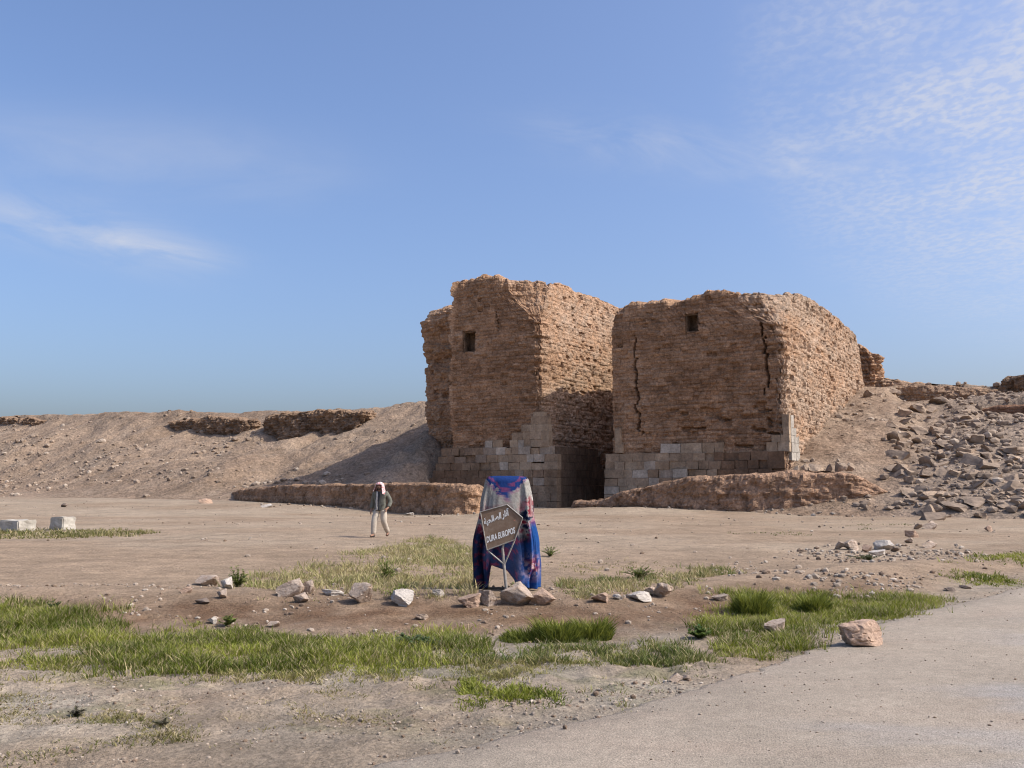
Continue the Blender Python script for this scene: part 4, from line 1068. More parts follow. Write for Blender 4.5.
# leafy weeds, each a plant of its own
def weed(px, py, wpx, hpx, label, seed, n0=240, colA=(.085, .125, .022), colB=(.24, .27, .06), leaf=.028):
    n = int(n0 * 2.4); p = hit(px, py); s = p[1] / FPX; W, H = wpx * s, hpx * s; rg = np.random.default_rng(seed)
    root = empty('weed', tuple(p)); tag(root, label, 'weed')
    st = MB(); V = []; F = []; C = []
    ns = max(7, int(n / 22))
    for i in range(ns):
        a = rg.uniform(0, 6.28); e = rg.uniform(.1, 1) ** .7
        tip = np.array([math.cos(a) * W * .55 * e, math.sin(a) * W * .45 * e, H * rg.uniform(.5, 1.1) * (1 - .55 * e * e)])
        mid = tip * np.array([.4, .4, .6])
        st.tube([(0, 0, -.02), tuple(mid), tuple(tip)], [.004, .003, .0015], 5, (.12, .14, .04))
        for k in range(int(n / ns)):
            f = rg.uniform(.05, 1.02); q = (mid * f / .5) if f < .5 else mid + (tip - mid) * (f - .5) / .5
            b = rg.uniform(0, 6.28); up_ = rg.uniform(-.1, .8); L = leaf * rg.uniform(.7, 1.7)
            d = np.array([math.cos(b), math.sin(b), up_]); d /= np.linalg.norm(d); sd = np.cross(d, [0, 0, 1.]); sd /= np.linalg.norm(sd) + 1e-9
            nn = np.cross(sd, d); j = len(V)
            V += [q, q + d * L * .5 + sd * L * .28 + nn * L * .06, q + d * L, q + d * L * .5 - sd * L * .28 + nn * L * .06]
            F.append((j, j + 1, j + 2, j + 3)); t = np.clip(rg.normal(.45, .3), 0, 1); C += [np.array(colA) + (np.array(colB) - np.array(colA)) * t] * 4
    st.build('stem', M_grass, root)
    mesh_np('leaves', np.array(V), np.array(F), M_grass, root, cols=np.array(C))
    return root
weed(238, 587, 26, 20, 'bushy green weed growing among the left rocks on the bank', 1, 420)
weed(386, 581, 26, 22, 'green weed standing in the dry grass left of the blanket', 2, 420)
weed(400, 598, 30, 13, 'low green weed right behind the grey wedge-shaped rock', 3, 320)
weed(228, 626, 16, 13, 'small green weed on the bank slope above the grass strip', 4, 200)
weed(550, 556, 22, 11, 'small green weed on bare dirt right of the blanket', 5, 240)
weed(640, 578, 40, 12, 'low leafy weed at the back of the dry patch right of the blanket', 6, 380)
weed(432, 540, 14, 6, 'tiny weed at the far end of the dry grass field', 7, 120)
weed(516, 594, 16, 13, 'pale sprig of grass behind the largest rock by the sign', 8, 160, (.16, .18, .06), (.3, .3, .13))
weed(55, 609, 20, 8, 'dark tuft on bare dirt above the left end of the grass strip', 9, 120, (.05, .075, .025), (.10, .12, .04))
def tuft(px, py, wpx, hpx, label, seed, n=1400):
    p = hit(px, py); s = p[1] / FPX; W, H = wpx * s, hpx * s; rg = np.random.default_rng(seed)
    root = empty('grass_clump', tuple(p)); tag(root, label, 'grass clump')
    def part(name, k, hs, wd, cA, cB, rad):
        a = rg.uniform(0, 6.28, k); r = np.sqrt(rg.random(k)); bx = np.cos(a) * r * W * .5 * rad; by = np.sin(a) * r * W * .38 * rad
        top = H * hs * (1 - .55 * r ** 2) * rg.uniform(.45, 1.15, k) * (1 + .45 * fbm2(bx * 6, by * 6, 2, seed)); b = a + rg.normal(size=k) * .9
        ln = top * rg.uniform(.15, .75, k); w = wd * rg.uniform(.6, 1.4, k); q = rg.uniform(0, 6.28, k); V = np.zeros((k, 7, 3))
        for i, (f, ww) in enumerate([(0, 1), (.45, 1), (.8, .7)]):
            cx = bx + np.cos(b) * ln * f * f; cy = by + np.sin(b) * ln * f * f; cz = -.02 + top * f * (1 - .1 * f)
            V[:, 2 * i] = np.stack([cx - np.cos(q) * w * ww, cy - np.sin(q) * w * ww, cz], 1); V[:, 2 * i + 1] = np.stack([cx + np.cos(q) * w * ww, cy + np.sin(q) * w * ww, cz], 1)
        V[:, 6] = np.stack([bx + np.cos(b) * ln, by + np.sin(b) * ln, top * .9 - .02], 1); base = (np.arange(k) * 7)[:, None]
        t = np.clip(rg.normal(.45, .3, k), 0, 1)[:, None]; c = np.array(cA) + (np.array(cB) - np.array(cA)) * t
        return mesh_np(name, V.reshape(-1, 3), [np.concatenate([base + np.array([0, 1, 3, 2]), base + np.array([2, 3, 5, 4])]), base + np.array([4, 5, 6])], M_grass, root, cols=np.repeat(c, 7, 0), smooth=True)
    part('blades', n, 1.0, .0042, (.09, .115, .014), (.32, .33, .06), 1)
    part('leaves', n // 2, .7, .009, (.08, .11, .02), (.22, .25, .06), 1.02)
    return root
LG = 'leafy clumps at the foot of the bank below the sign'
tuft(530, 640, 60, 14, 'dark leafy clump spreading left below the sign rocks', 10).__setitem__('group', LG)
tuft(558, 640, 52, 26, 'bushy middle clump below the sign rocks', 11).__setitem__('group', LG)
tuft(590, 639, 42, 27, 'tall bushy clump at the right of the leafy group below the sign', 12).__setitem__('group', LG)
tuft(752, 616, 34, 30, 'dark bushy clump at the left of the roadside grass', 13)
tuft(812, 612, 34, 24, 'dark bushy clump in the middle of the roadside grass', 14)
weed(410, 648, 60, 12, 'low bluish leafy clump at the right part of the grass strip', 15, 600, (.055, .095, .035), (.13, .17, .07), .035)
weed(700, 638, 24, 12, 'small leafy clump at the left tip of the roadside grass', 16, 260, (.05, .10, .018), (.15, .19, .04), .035)
weed(76, 716, 20, 8, 'dry dark tuft on the trodden dirt in the lower left', 17, 90, (.09, .075, .05), (.16, .14, .09), .02)
weed(163, 726, 18, 8, 'dry tuft right of another on the lower left dirt', 18, 80, (.09, .08, .05), (.18, .16, .10), .02)
weed(870, 560, 44, 6, 'low grey-green creeper behind the stone pile on the dirt hump', 19, 200, (.07, .08, .04), (.14, .14, .07), .04)

# ------------------------------------------------------------------ draped blanket
def blanket():
    p0 = hit(506, 590); Yb = p0[1] + .25; s = Yb / FPX
    cx = at(507, 520, Yb)[0]; zg = float(terrain(np.array([cx]), np.array([Yb]))[0])
    ztop_ = at(507, 476, Yb - .12)[2] - zg
    n, m = 260, 150
    ph = np.linspace(0, 2 * math.pi, n, endpoint=False); v = np.linspace(0, 1, m)
    PH, Vv = np.meshgrid(ph, v, indexing='ij')
    cph, sph = np.cos(PH), np.sin(PH)
    e = .42
    sx = np.sign(cph) * np.abs(cph) ** e; sy = np.sign(sph) * np.abs(sph) ** e
    # hem height round the drape (local metres): front (sph<0) is shorter in the middle, corners hang low
    hem = .02 + (.25 - .10 * sx[:, 0]) * ss(-.66, -.46, sx[:, 0]) * ss(.42, .05, sx[:, 0]) * (sph[:, 0] < 0) + .30 * (sph[:, 0] > 0) * ss(-.75, -.5, sx[:, 0]) * ss(.6, .3, sx[:, 0]) + .035 * fbm2(ph * 2.3, 1.1, 3, 7)
    hem = np.maximum(hem, .015)
    Zz = ztop_ - (ztop_ - hem[:, None]) * Vv
    f = (ztop_ - Zz) / ztop_
    hw = .30 + .05 * ss(.0, .25, f) + .06 * f + .065 * ss(.34, .62, f) * (1 - .62 * ss(.70, .95, f)) * (cph < .2) + .055 * ss(.35, .62, f) * (1 - .5 * ss(.8, 1, f)) * (cph > 0)
    hd = .17 + .17 * f
    fold = f ** .8 * 1.25 * (.032 * np.sin(PH * 7 + 1.2 * fbm2(PH * 1.2, f * 2, 2, 12) * 3 + .6) + .020 * np.sin(PH * 13 + 1.7 + 2 * f) + .045 * fbm2(PH * 1.6, f * 2.2, 3, 14))
    fold = fold + f ** .7 * .034 * (1 - 3.2 * np.abs(fbm2(PH * 2.6, f * 1.1 + .5 * PH, 3, 20))) * .6 + f * (.016 * fbm2(PH * 6, f * 1.6, 3, 16) + .010 * fbm2(PH * 14, f * 3, 2, 18)); hw = hw * .84 + .035; X = sx * hw + cph * fold; Yy = sy * hd + sph * fold * 1.3
    # soft shoulder at the top edge
    rt = np.clip((.05 - f) / .05, 0, 1); X = X * (1 - .10 * rt ** 2); Yy = Yy * (1 - .22 * rt ** 2)
    Zz = Zz - .012 * (np.abs(sx) ** 4) * rt + .006 * fbm2(X * 8, Yy * 8, 2, 3)
    V = np.stack([X, Yy, Zz], -1)
    K = 14; rings = []
    for q in range(1, K + 1):
        g = 1 - q / K; rr_ = V[:, 0] * np.array([g, g, 1]); rr_[:, 2] += .004 * fbm2(rr_[:, 0] * 9, rr_[:, 1] * 9, 2, 5) - .0; rings.append(rr_[:, None])
    V = np.concatenate(rings[::-1] + [V], 1)
    # printed pattern in the cloth's own coordinates; navy and blue also carry painted shade and sun
    a = V[..., 0]; ff = np.clip((ztop_ - V[..., 2]) / ztop_, 0, 1); frontm = V[..., 1] < .05
    C = np.tile(np.array([.31, .295, .26]), a.shape + (1,)).astype(float)
    def mix(C, col, mk): return C + (np.array(col) - C) * np.clip(mk, 0, 1)[..., None]
    nz = fbm2(a * 16, V[..., 2] * 16, 4, 33); nb = fbm2(a * 5 + V[..., 1] * 4, V[..., 2] * 5, 3, 35); nf = fbm2(a * 28, V[..., 2] * 28, 3, 38)
    blue = (.012, .058, .20); navy = (.0045, .010, .034); red = (.20, .022, .035); pink = (.42, .20, .20); cream = (.50, .47, .42)
    C = mix(C, (.17, .15, .125), np.clip(nz * 1.3 - .1, 0, .5)); C = mix(C, (.16, .13, .12), ((np.abs(np.mod(a * 9 + ff * 3, 1) - .5) < .07) | (np.abs(np.mod(a * 9 - ff * 9, 1) - .5) < .06)) * (ff > .1) * .35)
    # medallion hanging from the top edge
    tri = (np.abs(a + .02) * .95 + ff * 1.45) < (.30 + .10 * nz); C = mix(C, (.014, .04, .15), tri * frontm * 1.0)
    C = mix(C, (.24, .05, .10), ((np.abs(np.abs(a + .02) * .95 + ff * 1.45 - .215 + .05 * nf) < .022) & frontm) * .6)
    C = mix(C, (.30, .15, .2), ((np.abs(np.abs(a + .02) * .95 + ff * 1.45 - .32 + .06 * nf) < .016) & frontm) * .6)
    C = mix(C, (.22, .06, .1), ((np.abs(a + .02) < .012) & (ff > .2) & (ff < .36) & frontm) * .8)
    # flower border bands: across the middle and down the right side
    lower = ss(.42, .52, ff + .10 * nb)
    C = mix(C, navy, lower * .985)  # shade of the lower front painted in as navy
    C = mix(C, blue, ss(.50, .60, ff + .08 * nb) * (.05 + .10 * ss(-.1, .3, nb) + .85 * ss(.12, .30, a)))  # brighter blue towards the right stands in for sunlight
    flower = (np.exp(-((ff - .38 + .05 * nb) / .085) ** 2) + np.exp(-((a - .27) / .085) ** 2) * ss(.14, .22, ff) * ss(.62, .5, ff)) * frontm
    C = mix(C, (.11, .015, .03), lower * frontm * ss(.10, .3, fbm2(a * 24, V[..., 2] * 24, 4, 41)) * .7 * ss(.25, .1, a))
    C = mix(C, red, flower * ss(-.15, .2, nz)); C = mix(C, pink, flower * ss(.15, .4, nf)); C = mix(C, navy, flower * ss(.2, .45, -nz) * .8)
    side = ss(.30, .36, a + .02 * nz) * ss(.38, .30, ff); C = mix(C, cream, side); 
    C = mix(C, red, side * ss(.1, .3, nz) * .85); C = mix(C, navy, side * ss(.15, .35, nf) * .7)
    C = mix(C, blue, ss(.27, .34, a) * ss(.36, .46, ff))  # same painted sunlit blue down the right side
    fl2 = np.exp(-(((a - .33) / .10) ** 2 + ((ff - .80) / .085) ** 2)) ; C = mix(C, (.62, .42, .40), fl2 * ss(-.3, .1, nf)); C = mix(C, red, fl2 * ss(.05, .3, nz))
    fl3 = np.exp(-(((a + .30) / .09) ** 2 + ((ff - .42) / .13) ** 2)); C = mix(C, red, fl3 * ss(-.1, .2, nz)); C = mix(C, pink, fl3 * ss(.2, .4, nf))
    F = grid_faces(n, V.shape[1], wrap=True)[:, ::-1]
    o = mesh_np('blanket', V.reshape(-1, 3), F, M_cloth, cols=C.reshape(-1, 3), smooth=True, loc=(cx, Yb, zg))
    so = o.modifiers.new('thickness', 'SOLIDIFY'); so.thickness = .008
    tag(o, 'blue and cream flowered blanket draped over a tall stand behind the sign', 'blanket')
    # the stand that carries it, only its feet show under the hem
    st = empty('display_stand', (cx, Yb, zg)); tag(st, 'dark wooden stand hidden under the flowered blanket', 'stand')
    m1 = MB(); m1.box8([(-.27, -.12, ztop_ - .05), (.27, -.12, ztop_ - .05), (.27, .12, ztop_ - .05), (-.27, .12, ztop_ - .05), (-.27, -.12, ztop_ - .02), (.27, -.12, ztop_ - .02), (.27, .12, ztop_ - .02), (-.27, .12, ztop_ - .02)])
    m1.build('top_board', M_shoe, st)
    for q in (-1, 1):
        for r_ in (-1, 1):
            m2 = MB(); m2.tube([(q * .24, r_ * .10, ztop_ - .05), (q * .27, r_ * .13, -.03)], .022, 8); m2.build('leg', M_shoe, st)
blanket()

# ------------------------------------------------------------------ sign
def sign():
    pb = hit(508, 601); Ys = pb[1] + .12
    root = empty('road_sign', (pb[0], Ys, pb[2])); tag(root, 'tilted metal arrow sign with white Arabic and Latin lettering before the blanket', 'sign')
    L = lambda px, py, dy=0.0: Vector(at(px, py, Ys + dy)) - Vector(root.location)
    pts = [L(480.3, 512), L(507, 504.7), L(522.6, 517.8), L(514.8, 539.8), L(487, 550)]
    m = MB(); th = Vector((0, .012, 0))
    m.add([tuple(p) for p in pts] + [tuple(p + th) for p in pts], [(0, 4, 3, 2, 1), (5, 6, 7, 8, 9)] + [(i, (i + 1) % 5, (i + 1) % 5 + 5, i + 5) for i in range(5)])
    board = m.build('board', M_metal, root)
    e = MB()
    for i in range(5): e.tube([pts[i] + Vector((0, -.004, 0)), pts[(i + 1) % 5] + Vector((0, -.004, 0))], .0075, 6)
    e.build('edge_frame', M_edge, board)
    q = MB(); q.tube([L(502.5, 548, .02), L(504, 565, .02), L(507.6, 603, .02)], [.016, .018, .022], 8); q.tube([L(507, 520, .03), L(502.5, 550, .026)], .014, 8)
    q.build('post', M_edge, root)
    for a, b in (((487, 550), (503.6, 564)), ((514.8, 540), (504.6, 564))):
        q = MB(); q.tube([L(*a, .012), L(*b, .012)], .010, 6); q.build('brace', M_edge, root)
    def text(body, pl, pr, hpx, mat, name, fat=.0):
        cu = bpy.data.curves.new(name, 'FONT'); cu.body = body; cu.size = 1; cu.resolution_u = 3; cu.offset = fat
        to = bpy.data.objects.new(name, cu); COL.objects.link(to)
        bpy.context.view_layer.update()
        me = bpy.data.meshes.new_from_object(to.evaluated_get(bpy.context.evaluated_depsgraph_get()))
        bpy.data.objects.remove(to)
        V = np.array([v.co[:] for v in me.vertices]); lo, hi = V.min(0), V.max(0)
        a, b = L(*pl, -.004), L(*pr, -.004); ax = b - a; up = Vector((ax.z * -.10, 0, 1)).normalized() * (hpx * Ys / FPX)
        up = Vector((-.09 * up.length, 0, up.z))
        N = [tuple(a + ax * ((v[0] - lo[0]) / (hi[0] - lo[0])) + up * ((v[1] - lo[1]) / (hi[1] - lo[1]))) for v in V]
        me2 = bpy.data.meshes.new(name); me2.from_pydata(N, [], [tuple(p.vertices) for p in me.polygons]); me2.materials.append(mat)
        link(bpy.data.objects.new(name, me2), board)
    text('DURA EUROPOS', (487.0, 543.0), (515.2, 533.2), 6.2, M_white, 'latin_lettering', .030)
    ar = [0xFE81, 0xFE9B, 0xFE8E, 0xFEAD, 0x20, 0xFE8D, 0xFEDF, 0xFEBC, 0xFE8E, 0xFEDF, 0xFEA4, 0xFEF4, 0xFE94]
    text(''.join(chr(c) for c in reversed(ar)), (484.5, 527.2), (509.3, 517.3), 9.5, M_white, 'arabic_lettering', .036)
    # faded red fleck of paint near the tip
    k = MB(); c0 = L(514.5, 520.3, -.005); k.add([tuple(c0 + Vector((dx, 0, dz))) for dx, dz in ((-.012, -.006), (.010, -.001), (.016, .007), (-.006, .003))], [(0, 1, 2, 3)]); k.build('red_mark', M_red, board)
sign()

# ------------------------------------------------------------------ walking man
def skin(name, verts, edges, radii, mat, parent, root=0, sub=2, extra=None):
    me = bpy.data.meshes.new(name); me.from_pydata(verts, edges, [])
    o = bpy.data.objects.new(name, me); COL.objects.link(o)
    md = o.modifiers.new('s', 'SKIN'); md.use_smooth_shade = True
    lay = me.skin_vertices[0].data if me.skin_vertices else None
    if lay is None:
        bm = bmesh.new(); bm.from_mesh(me); bm.verts.layers.skin.verify(); bm.to_mesh(me); bm.free(); lay = me.skin_vertices[0].data
    for i, r in enumerate(radii):
        lay[i].radius = r if hasattr(r, '__len__') else (r, r); lay[i].use_root = (i in (root if hasattr(root, '__len__') else (root,)))
    sd = o.modifiers.new('d', 'SUBSURF'); sd.levels = sub; sd.render_levels = sub
    bpy.context.view_layer.update()
    m2 = bpy.data.meshes.new_from_object(o.evaluated_get(bpy.context.evaluated_depsgraph_get())); m2.name = name
    bpy.data.objects.remove(o); m2.materials.clear(); m2.materials.append(mat)
    m2.polygons.foreach_set('use_smooth', np.ones(len(m2.polygons), bool))
    ob = bpy.data.objects.new(name, m2); return link(ob, parent)

def person():
    p = hit(380, 537.3)
    root = empty('person', tuple(p)); root.rotation_euler = (0, 0, R(-14)); root.scale = (1.08, 1.02, .91)
    tag(root, 'man walking in red and white headscarf, olive jacket and beige trousers', 'person')
    J = dict(pel=(0, 0, .93), hl=(-.09, 0, .89), kl=(-.12, -.15, .49), al=(-.13, -.16, .09), tl=(-.15, -.32, .045),
             hr=(.09, 0, .89), kr=(.11, -.03, .49), ar=(.15, .20, .15), tr=(.155, .10, .04),
             sp=(0, -.01, 1.12), ch=(0, -.02, 1.31), nb=(0, -.03, 1.43), nk=(-.003, -.045, 1.49), jw=(-.012, -.075, 1.555), hd=(-.012, -.058, 1.61), cr=(-.01, -.05, 1.67),
             no=(-.022, -.155, 1.60), sl=(-.17, .0, 1.385), el=(-.235, .06, 1.11), wl=(-.255, -.01, .87), pl=(-.255, -.035, .81),
             sr=(.17, -.0, 1.385), er=(.265, .07, 1.12), wr=(.235, -.06, .93), pr=(.20, -.10, .89))
    names = list(J); idx = {k: i for i, k in enumerate(names)}
    ed = ['pel hl', 'hl kl', 'kl al', 'al tl', 'pel hr', 'hr kr', 'kr ar', 'ar tr', 'pel sp', 'sp ch', 'ch nb', 'nb nk', 'nk jw', 'jw hd', 'hd cr', 'hd no', 'ch sl', 'sl el', 'el wl', 'wl pl', 'ch sr', 'sr er', 'er wr', 'wr pr']
    rad = dict(pel=(.13, .10), hl=.085, kl=.055, al=.04, tl=.035, hr=.085, kr=.055, ar=.04, tr=.035, sp=(.12, .085), ch=(.14, .10), nb=.07, nk=.052, jw=.062, hd=.088, cr=.065, no=.014,
               sl=.06, el=.042, wl=.028, pl=.032, sr=.06, er=.042, wr=.028, pr=.032)
    V = [J[k] for k in names]; E = [tuple(idx[q] for q in e.split()) for e in ed]; RR = [rad[k] for k in names]
    # five fingers on each hand
    for s, base in ((-1, 'pl'), (1, 'pr')):
        b = Vector(J[base])
        for f in range(4):
            o1 = b + Vector((.006 * s, -.024 + .016 * f, -.03)); o2 = o1 + Vector((-.004 * s, -.008, -.035 - .006 * (f in (1, 2)))); o3 = o2 + Vector((-.010 * s, -.012, -.026))
            i = len(V); V += [tuple(o1), tuple(o2), tuple(o3)]; RR += [.010, .009, .007]; E += [(idx[base], i), (i, i + 1), (i + 1, i + 2)]
        o1 = b + Vector((-.02 * s, -.035, .005)); o2 = o1 + Vector((-.006 * s, -.022, -.028)); i = len(V); V += [tuple(o1), tuple(o2)]; RR += [.011, .009]; E += [(idx[base], i), (i, i + 1)]
    skin('body', V, E, RR, M_skin, root, 0, 2)
    def sub(keys, eds, rads, name, mat, **k):
        ii = {q: i for i, q in enumerate(keys)}
        return skin(name, [J[q] for q in keys], [tuple(ii[x] for x in e.split()) for e in eds], rads, mat, root, 0, 2)
    # clothes
    J['hem'] = (0, -.005, .80); J['cufl'] = (-.255, -.003, .885); J['cufr'] = (.24, -.05, .945); J['col'] = (0, -.03, 1.455)
    sub(['ch', 'sp', 'pel', 'hem', 'sl', 'el', 'cufl', 'sr', 'er', 'cufr', 'col'], ['ch sp', 'sp pel', 'pel hem', 'ch sl', 'sl el', 'el cufl', 'ch sr', 'sr er', 'er cufr', 'ch col'],
        [(.175, .125), (.165, .12), (.185, .135), (.195, .14), .085, .068, .058, .085, .068, .058, .08], 'jacket', M_jacket)
    J['wst'] = (0, 0, .95); J['bl'] = (-.13, -.162, .075); J['br'] = (.152, .20, .135)
    sub(['pel', 'wst', 'hl', 'kl', 'bl', 'hr', 'kr', 'br'], ['pel wst', 'pel hl', 'hl kl', 'kl bl', 'pel hr', 'hr kr', 'kr br'],
        [(.15, .125), (.14, .11), .112, .085, .075, .112, .085, .072], 'trousers', M_trouser)
    for a, t in (('al', 'tl'), ('ar', 'tr')):
        A_ = Vector(J[a]); T_ = Vector(J[t]); he = A_ + (A_ - T_) * .28; he.z = A_.z - .045
        skin('shoe', [tuple(he), tuple(A_ + Vector((0, 0, -.045))), tuple(T_)], [(0, 1), (1, 2)], [(.042, .04), (.046, .045), (.042, .032)], M_shoe, root, 0, 2)
    # dark shirt panel and pale scarf ends down the open front
    def panel(x0, x1, z0, z1, name, mat, dy):
        n, m = 8, 26; V = []
        for j in range(m):
            f = j / (m - 1); z = z1 + (z0 - z1) * f
            for i in range(n):
                x = x0 + (x1 - x0) * i / (n - 1)
                ry = np.interp(z, [.78, .93, 1.12, 1.31, 1.43, 1.5], [.142, .14, .128, .128, .10, .07]); rx = .2
                y = -.012 - ry * math.sqrt(max(0, 1 - (x / rx) ** 2)) - dy + .006 * math.sin(9 * f + 3 * i)
                V.append((x, y, z))
        F = [(j * n + i, (j + 1) * n + i, (j + 1) * n + i + 1, j * n + i + 1) for j in range(m - 1) for i in range(n - 1)]
        me = bpy.data.meshes.new(name); me.from_pydata(V, [], F); me.materials.append(mat); me.polygons.foreach_set('use_smooth', np.ones(len(F), bool))
        o = link(bpy.data.objects.new(name, me), root); sd = o.modifiers.new('t', 'SOLIDIFY'); sd.thickness = .012
    panel(-.085, .02, .84, 1.44, 'shirt', M_shirt, .006)
    panel(-.075, -.035, .86, 1.45, 'scarf_end', M_strip, .016)
    panel(.095, .15, 1.0, 1.08, 'pocket', M_jacket, .012)
    # headscarf: hood open at the face, falling on the shoulders
    hc = Vector(J['hd']); n, m = 44, 26; V = []
    for i in range(n):
        a = R(-90 + 46) + (R(360 - 92)) * i / (n - 1)
        for j in range(m):
            f = j / (m - 1)
            if f < .5:
                q = f / .5 * math.pi * .52; r = .118 * math.sin(q); z = .015 + .118 * math.cos(q) * 1.0
            else:
                g = (f - .5) / .5; r = .117 + .055 * g ** 1.3 + .016 * math.sin(5 * a + 1) * g; z = .008 - .225 * g * (1 + .25 * math.cos(a - .4))
            V.append((hc.x + r * math.cos(a), hc.y + .012 + r * 1.08 * math.sin(a), hc.z + z))
    # brow band closes the hood over the forehead
    F = [(i * m + j, (i + 1) * m + j, (i + 1) * m + j + 1, i * m + j + 1) for i in range(n - 1) for j in range(m - 1)]
    b0 = len(V); nb = 14
    for i in range(nb):
        a = R(-90 - 50) + R(100) * i / (nb - 1)
        for j in range(9):
            q = j / 8 * math.pi * .40; r = .119 * math.sin(q); V.append((hc.x + r * math.cos(a), hc.y + .012 + r * 1.08 * math.sin(a), hc.z + .016 + .118 * math.cos(q)))
    F += [(b0 + i * 9 + j, b0 + (i + 1) * 9 + j, b0 + (i + 1) * 9 + j + 1, b0 + i * 9 + j + 1) for i in range(nb - 1) for j in range(8)]
    me = bpy.data.meshes.new('headscarf'); me.from_pydata(V, [], F); me.materials.append(M_scarf); me.polygons.foreach_set('use_smooth', np.ones(len(F), bool))
    o = link(bpy.data.objects.new('headscarf', me), root); sd = o.modifiers.new('t', 'SOLIDIFY'); sd.thickness = .008
    for s in (-1, 1):
        k = MB(); c = hc + Vector((.032 * s, -.086, .012)); k.tube([c + Vector((-.012, 0, 0)), c, c + Vector((.012, 0, 0))], [.003, .008, .003], 8); k.build('eye', M_hair, root, True)
    k = MB(); c = hc + Vector((-.004, -.092, -.045)); k.tube([c + Vector((-.035, .014, -.008)), c, c + Vector((.035, .014, -.008))], [.004, .010, .004], 8); k.build('moustache', M_hair, root, True)
    k = MB(); c = hc + Vector((-.004, -.075, -.095)); k.tube([c + Vector((-.05, .035, .03)), c + Vector((-.03, .0, .0)), c + Vector((.03, .0, .0)), c + Vector((.05, .035, .03))], [.010, .018, .018, .010], 8); k.build('beard', M_hair, root, True)
person()

# ------------------------------------------------------------------ sky and light
SUN_EL = R(44.5); SUN_AZ = R(-12)      # azimuth measured from +x towards +y
w = bpy.data.worlds.new('World'); scene.world = w; w.use_nodes = True
nt = w.node_tree; N = nt.nodes; Lk = nt.links
bg = N['Background']; bg.inputs['Strength'].default_value = .14
sky = N.new('ShaderNodeTexSky'); sky.sky_type = 'NISHITA'; sky.sun_disc = False; sky.sun_elevation = SUN_EL
sky.sun_rotation = R(90) - SUN_AZ; sky.altitude = 0; sky.air_density = 1.0; sky.dust_density = 4.0; sky.ozone_density = 6.0
tc = N.new('ShaderNodeTexCoord')
def vmath(op, a, b=None, val=None):
    n = N.new('ShaderNodeVectorMath'); n.operation = op
    Lk.new(a, n.inputs[0])
    if b is not None: Lk.new(b, n.inputs[1])
    if val is not None:
        if op == 'SCALE': n.inputs['Scale'].default_value = val
        else: n.inputs[1].default_value = val
    return n
def fmath(op, a, b=None, clamp=False):
    n = N.new('ShaderNodeMath'); n.operation = op; n.use_clamp = clamp
    for i, q in enumerate((a, b)):
        if q is None: continue
        if isinstance(q, (int, float)): n.inputs[i].default_value = q
        else: Lk.new(q, n.inputs[i])
    return n.outputs[0]
def mrange(x, a, b, c=0, d=1, interp='SMOOTHSTEP'):
    n = N.new('ShaderNodeMapRange'); n.interpolation_type = interp; Lk.new(x, n.inputs[0])
    for i, q in enumerate((a, b, c, d)): n.inputs[i + 1].default_value = q
    return n.outputs[0]
D = vmath('NORMALIZE', tc.outputs['Generated']).outputs[0]
sep = N.new('ShaderNodeSeparateXYZ'); Lk.new(D, sep.inputs[0])
zc = fmath('MAXIMUM', sep.outputs[2], .03)
# cloud-deck coordinates (a flat layer overhead)
inv = fmath('DIVIDE', 1.0, fmath('ADD', zc, .06))
deck = N.new('ShaderNodeVectorMath'); deck.operation = 'SCALE'; Lk.new(D, deck.inputs[0]); Lk.new(inv, deck.inputs['Scale'])
def dirpx(px, py):
    d = ray(px, py); return d / np.linalg.norm(d)
def streak(a, b, width, noise_scale, stretch, lo, hi, seed, soft=.5):
    """a wisp along the great-circle segment between two sky directions"""
    a, b = np.array(a), np.array(b); mid = (a + b) / 2; mid /= np.linalg.norm(mid)
    t = b - a; L = np.linalg.norm(t); t = t / L; n = np.cross(mid, t); n /= np.linalg.norm(n); t = np.cross(n, mid)
    dt = vmath('DOT_PRODUCT', D, val=tuple(t)).outputs['Value']; dn = vmath('DOT_PRODUCT', D, val=tuple(n)).outputs['Value']; dm = vmath('DOT_PRODUCT', D, val=tuple(mid)).outputs['Value']
    cmb = N.new('ShaderNodeCombineXYZ'); Lk.new(fmath('MULTIPLY', dt, stretch[0]), cmb.inputs[0]); Lk.new(fmath('MULTIPLY', dn, stretch[1]), cmb.inputs[1]); cmb.inputs[2].default_value = seed
    nz = N.new('ShaderNodeTexNoise'); nz.inputs['Scale'].default_value = noise_scale; nz.inputs['Detail'].default_value = 8; nz.inputs['Roughness'].default_value = .62; nz.inputs['Distortion'].default_value = .6; Lk.new(cmb.outputs[0], nz.inputs['Vector'])
    gt = fmath('POWER', 2.718, fmath('MULTIPLY', fmath('POWER', fmath('DIVIDE', fmath('ABSOLUTE', dt), L * .5), 3.0), -1.0))
    gn = fmath('POWER', 2.718, fmath('MULTIPLY', fmath('POWER', fmath('DIVIDE', dn, width), 2.0), -1.0))
    m = fmath('MULTIPLY', fmath('MULTIPLY', gt, gn), mrange(dm, 0, .3))
    return fmath('MULTIPLY', m, mrange(nz.outputs[0], lo, hi))
parts = []
parts.append((streak(dirpx(-60, 196), dirpx(218, 260), .024, 1.0, (9, 26), .22, .72, 1.3), .42))
parts.append((streak(dirpx(90, 235), dirpx(220, 262), .008, 1.0, (14, 60), .25, .70, 5.3), .38))
parts.append((streak(dirpx(-100, 140), dirpx(330, 170), .035, 1.0, (4, 12), .25, .75, 2.3), .26))
parts.append((streak(dirpx(540, 130), dirpx(860, 175), .024, 1.0, (6, 20), .40, .75, 3.3), .30))
parts.append((streak(dirpx(740, 160), dirpx(900, 160), .016, 1.0, (8, 26), .40, .7, 8.3), .30))
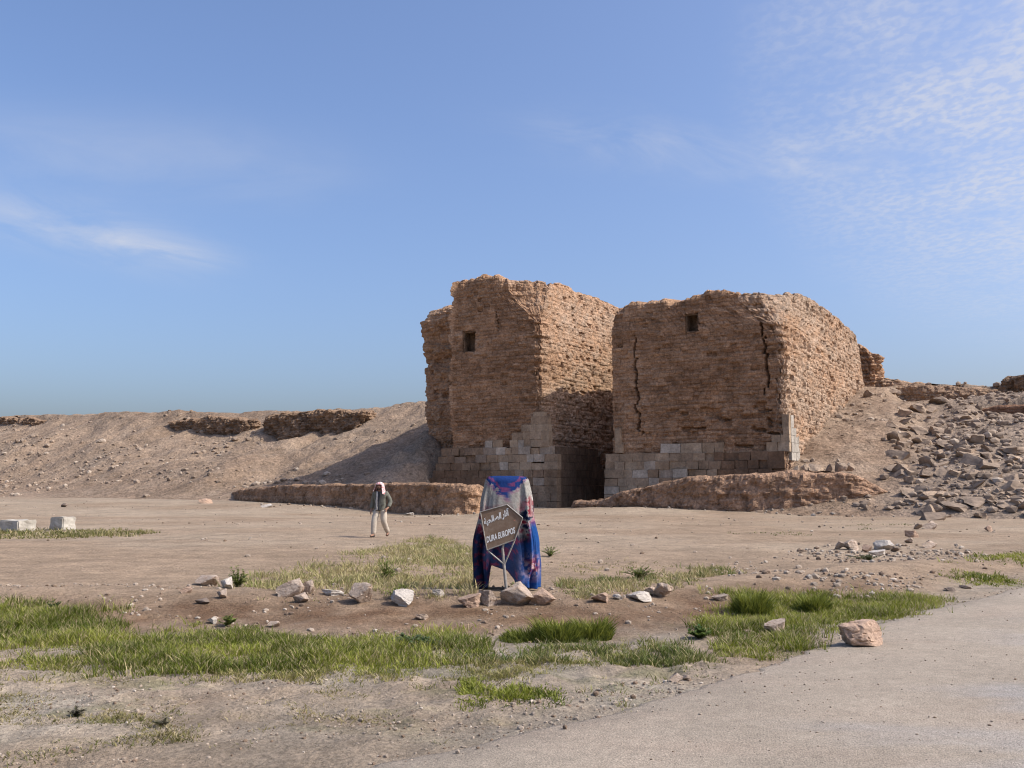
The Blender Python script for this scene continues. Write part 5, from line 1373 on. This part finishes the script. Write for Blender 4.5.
parts.append((streak(dirpx(960, 195), dirpx(1080, 225), .02, 1.0, (8, 26), .40, .7, 9.3), .35))
# mackerel patch, upper right
c0 = dirpx(1040, 50); c0 = c0 / np.linalg.norm(c0)
dd = vmath('DOT_PRODUCT', D, val=tuple(c0)).outputs['Value']
patch = mrange(dd, math.cos(R(16.5)), math.cos(R(1)))
n1 = N.new('ShaderNodeTexNoise'); n1.inputs['Scale'].default_value = 40; n1.inputs['Detail'].default_value = 5; n1.inputs['Distortion'].default_value = .25
mp = N.new('ShaderNodeMapping'); mp.inputs['Scale'].default_value = (1.0, .8, 1.0); mp.inputs['Rotation'].default_value = (0, 0, R(25)); Lk.new(deck.outputs[0], mp.inputs[0]); Lk.new(mp.outputs[0], n1.inputs['Vector'])
n2 = N.new('ShaderNodeTexNoise'); n2.inputs['Scale'].default_value = 3.2; n2.inputs['Detail'].default_value = 6; Lk.new(deck.outputs[0], n2.inputs['Vector'])
rip = fmath('ADD', fmath('MULTIPLY', mrange(n1.outputs[0], .36, .66), .55), .40)
parts.append((fmath('MULTIPLY', fmath('MULTIPLY', patch, rip), mrange(n2.outputs[0], .22, .60)), .64))
tot = None
for s_, k in parts:
    q = fmath('MULTIPLY', s_, k); tot = q if tot is None else fmath('ADD', tot, q)
tot = fmath('MINIMUM', tot, .9)
mx = N.new('ShaderNodeMix'); mx.data_type = 'RGBA'; wb = N.new('ShaderNodeMix'); wb.data_type = 'RGBA'; wb.blend_type = 'MULTIPLY'; wb.inputs[0].default_value = 1; wb.inputs[7].default_value = (1.03, .983, 1.02, 1); Lk.new(sky.outputs[0], wb.inputs[6])
Lk.new(tot, mx.inputs[0]); Lk.new(wb.outputs[2], mx.inputs[6]); mx.inputs[7].default_value = (3.5, 3.5, 3.7, 1)
Lk.new(mx.outputs[2], bg.inputs[0])

sl = bpy.data.lights.new('sun', 'SUN'); sl.energy = 2.9; sl.angle = R(.53); sl.color = (1, .95, .87)
so = bpy.data.objects.new('sun', sl); link(so); so.location = (40, -10, 60)
sd = Vector((math.cos(SUN_EL) * math.cos(SUN_AZ), math.cos(SUN_EL) * math.sin(SUN_AZ), math.sin(SUN_EL)))
so.rotation_euler = sd.to_track_quat('Z', 'Y').to_euler()

cam = bpy.data.cameras.new('camera'); cam.sensor_width = 36; cam.lens = FPX / 1024 * 36; cam.clip_end = 8000; cam.clip_start = .05
co = bpy.data.objects.new('camera', cam); co.location = (0, 0, CAMZ); co.rotation_euler = (R(90) + PITCH, 0, 0); link(co)
scene.camera = co
vs = scene.view_settings; vs.view_transform = 'Standard'; vs.look = 'None'; vs.exposure = .585; vs.gamma = 1; vs.use_curve_mapping = False
scene.render.engine = 'CYCLES'
scene.cycles.pixel_filter_type = 'BLACKMAN_HARRIS'; scene.cycles.filter_width = 1.15
scene.cycles.max_bounces = 5; scene.cycles.diffuse_bounces = 3
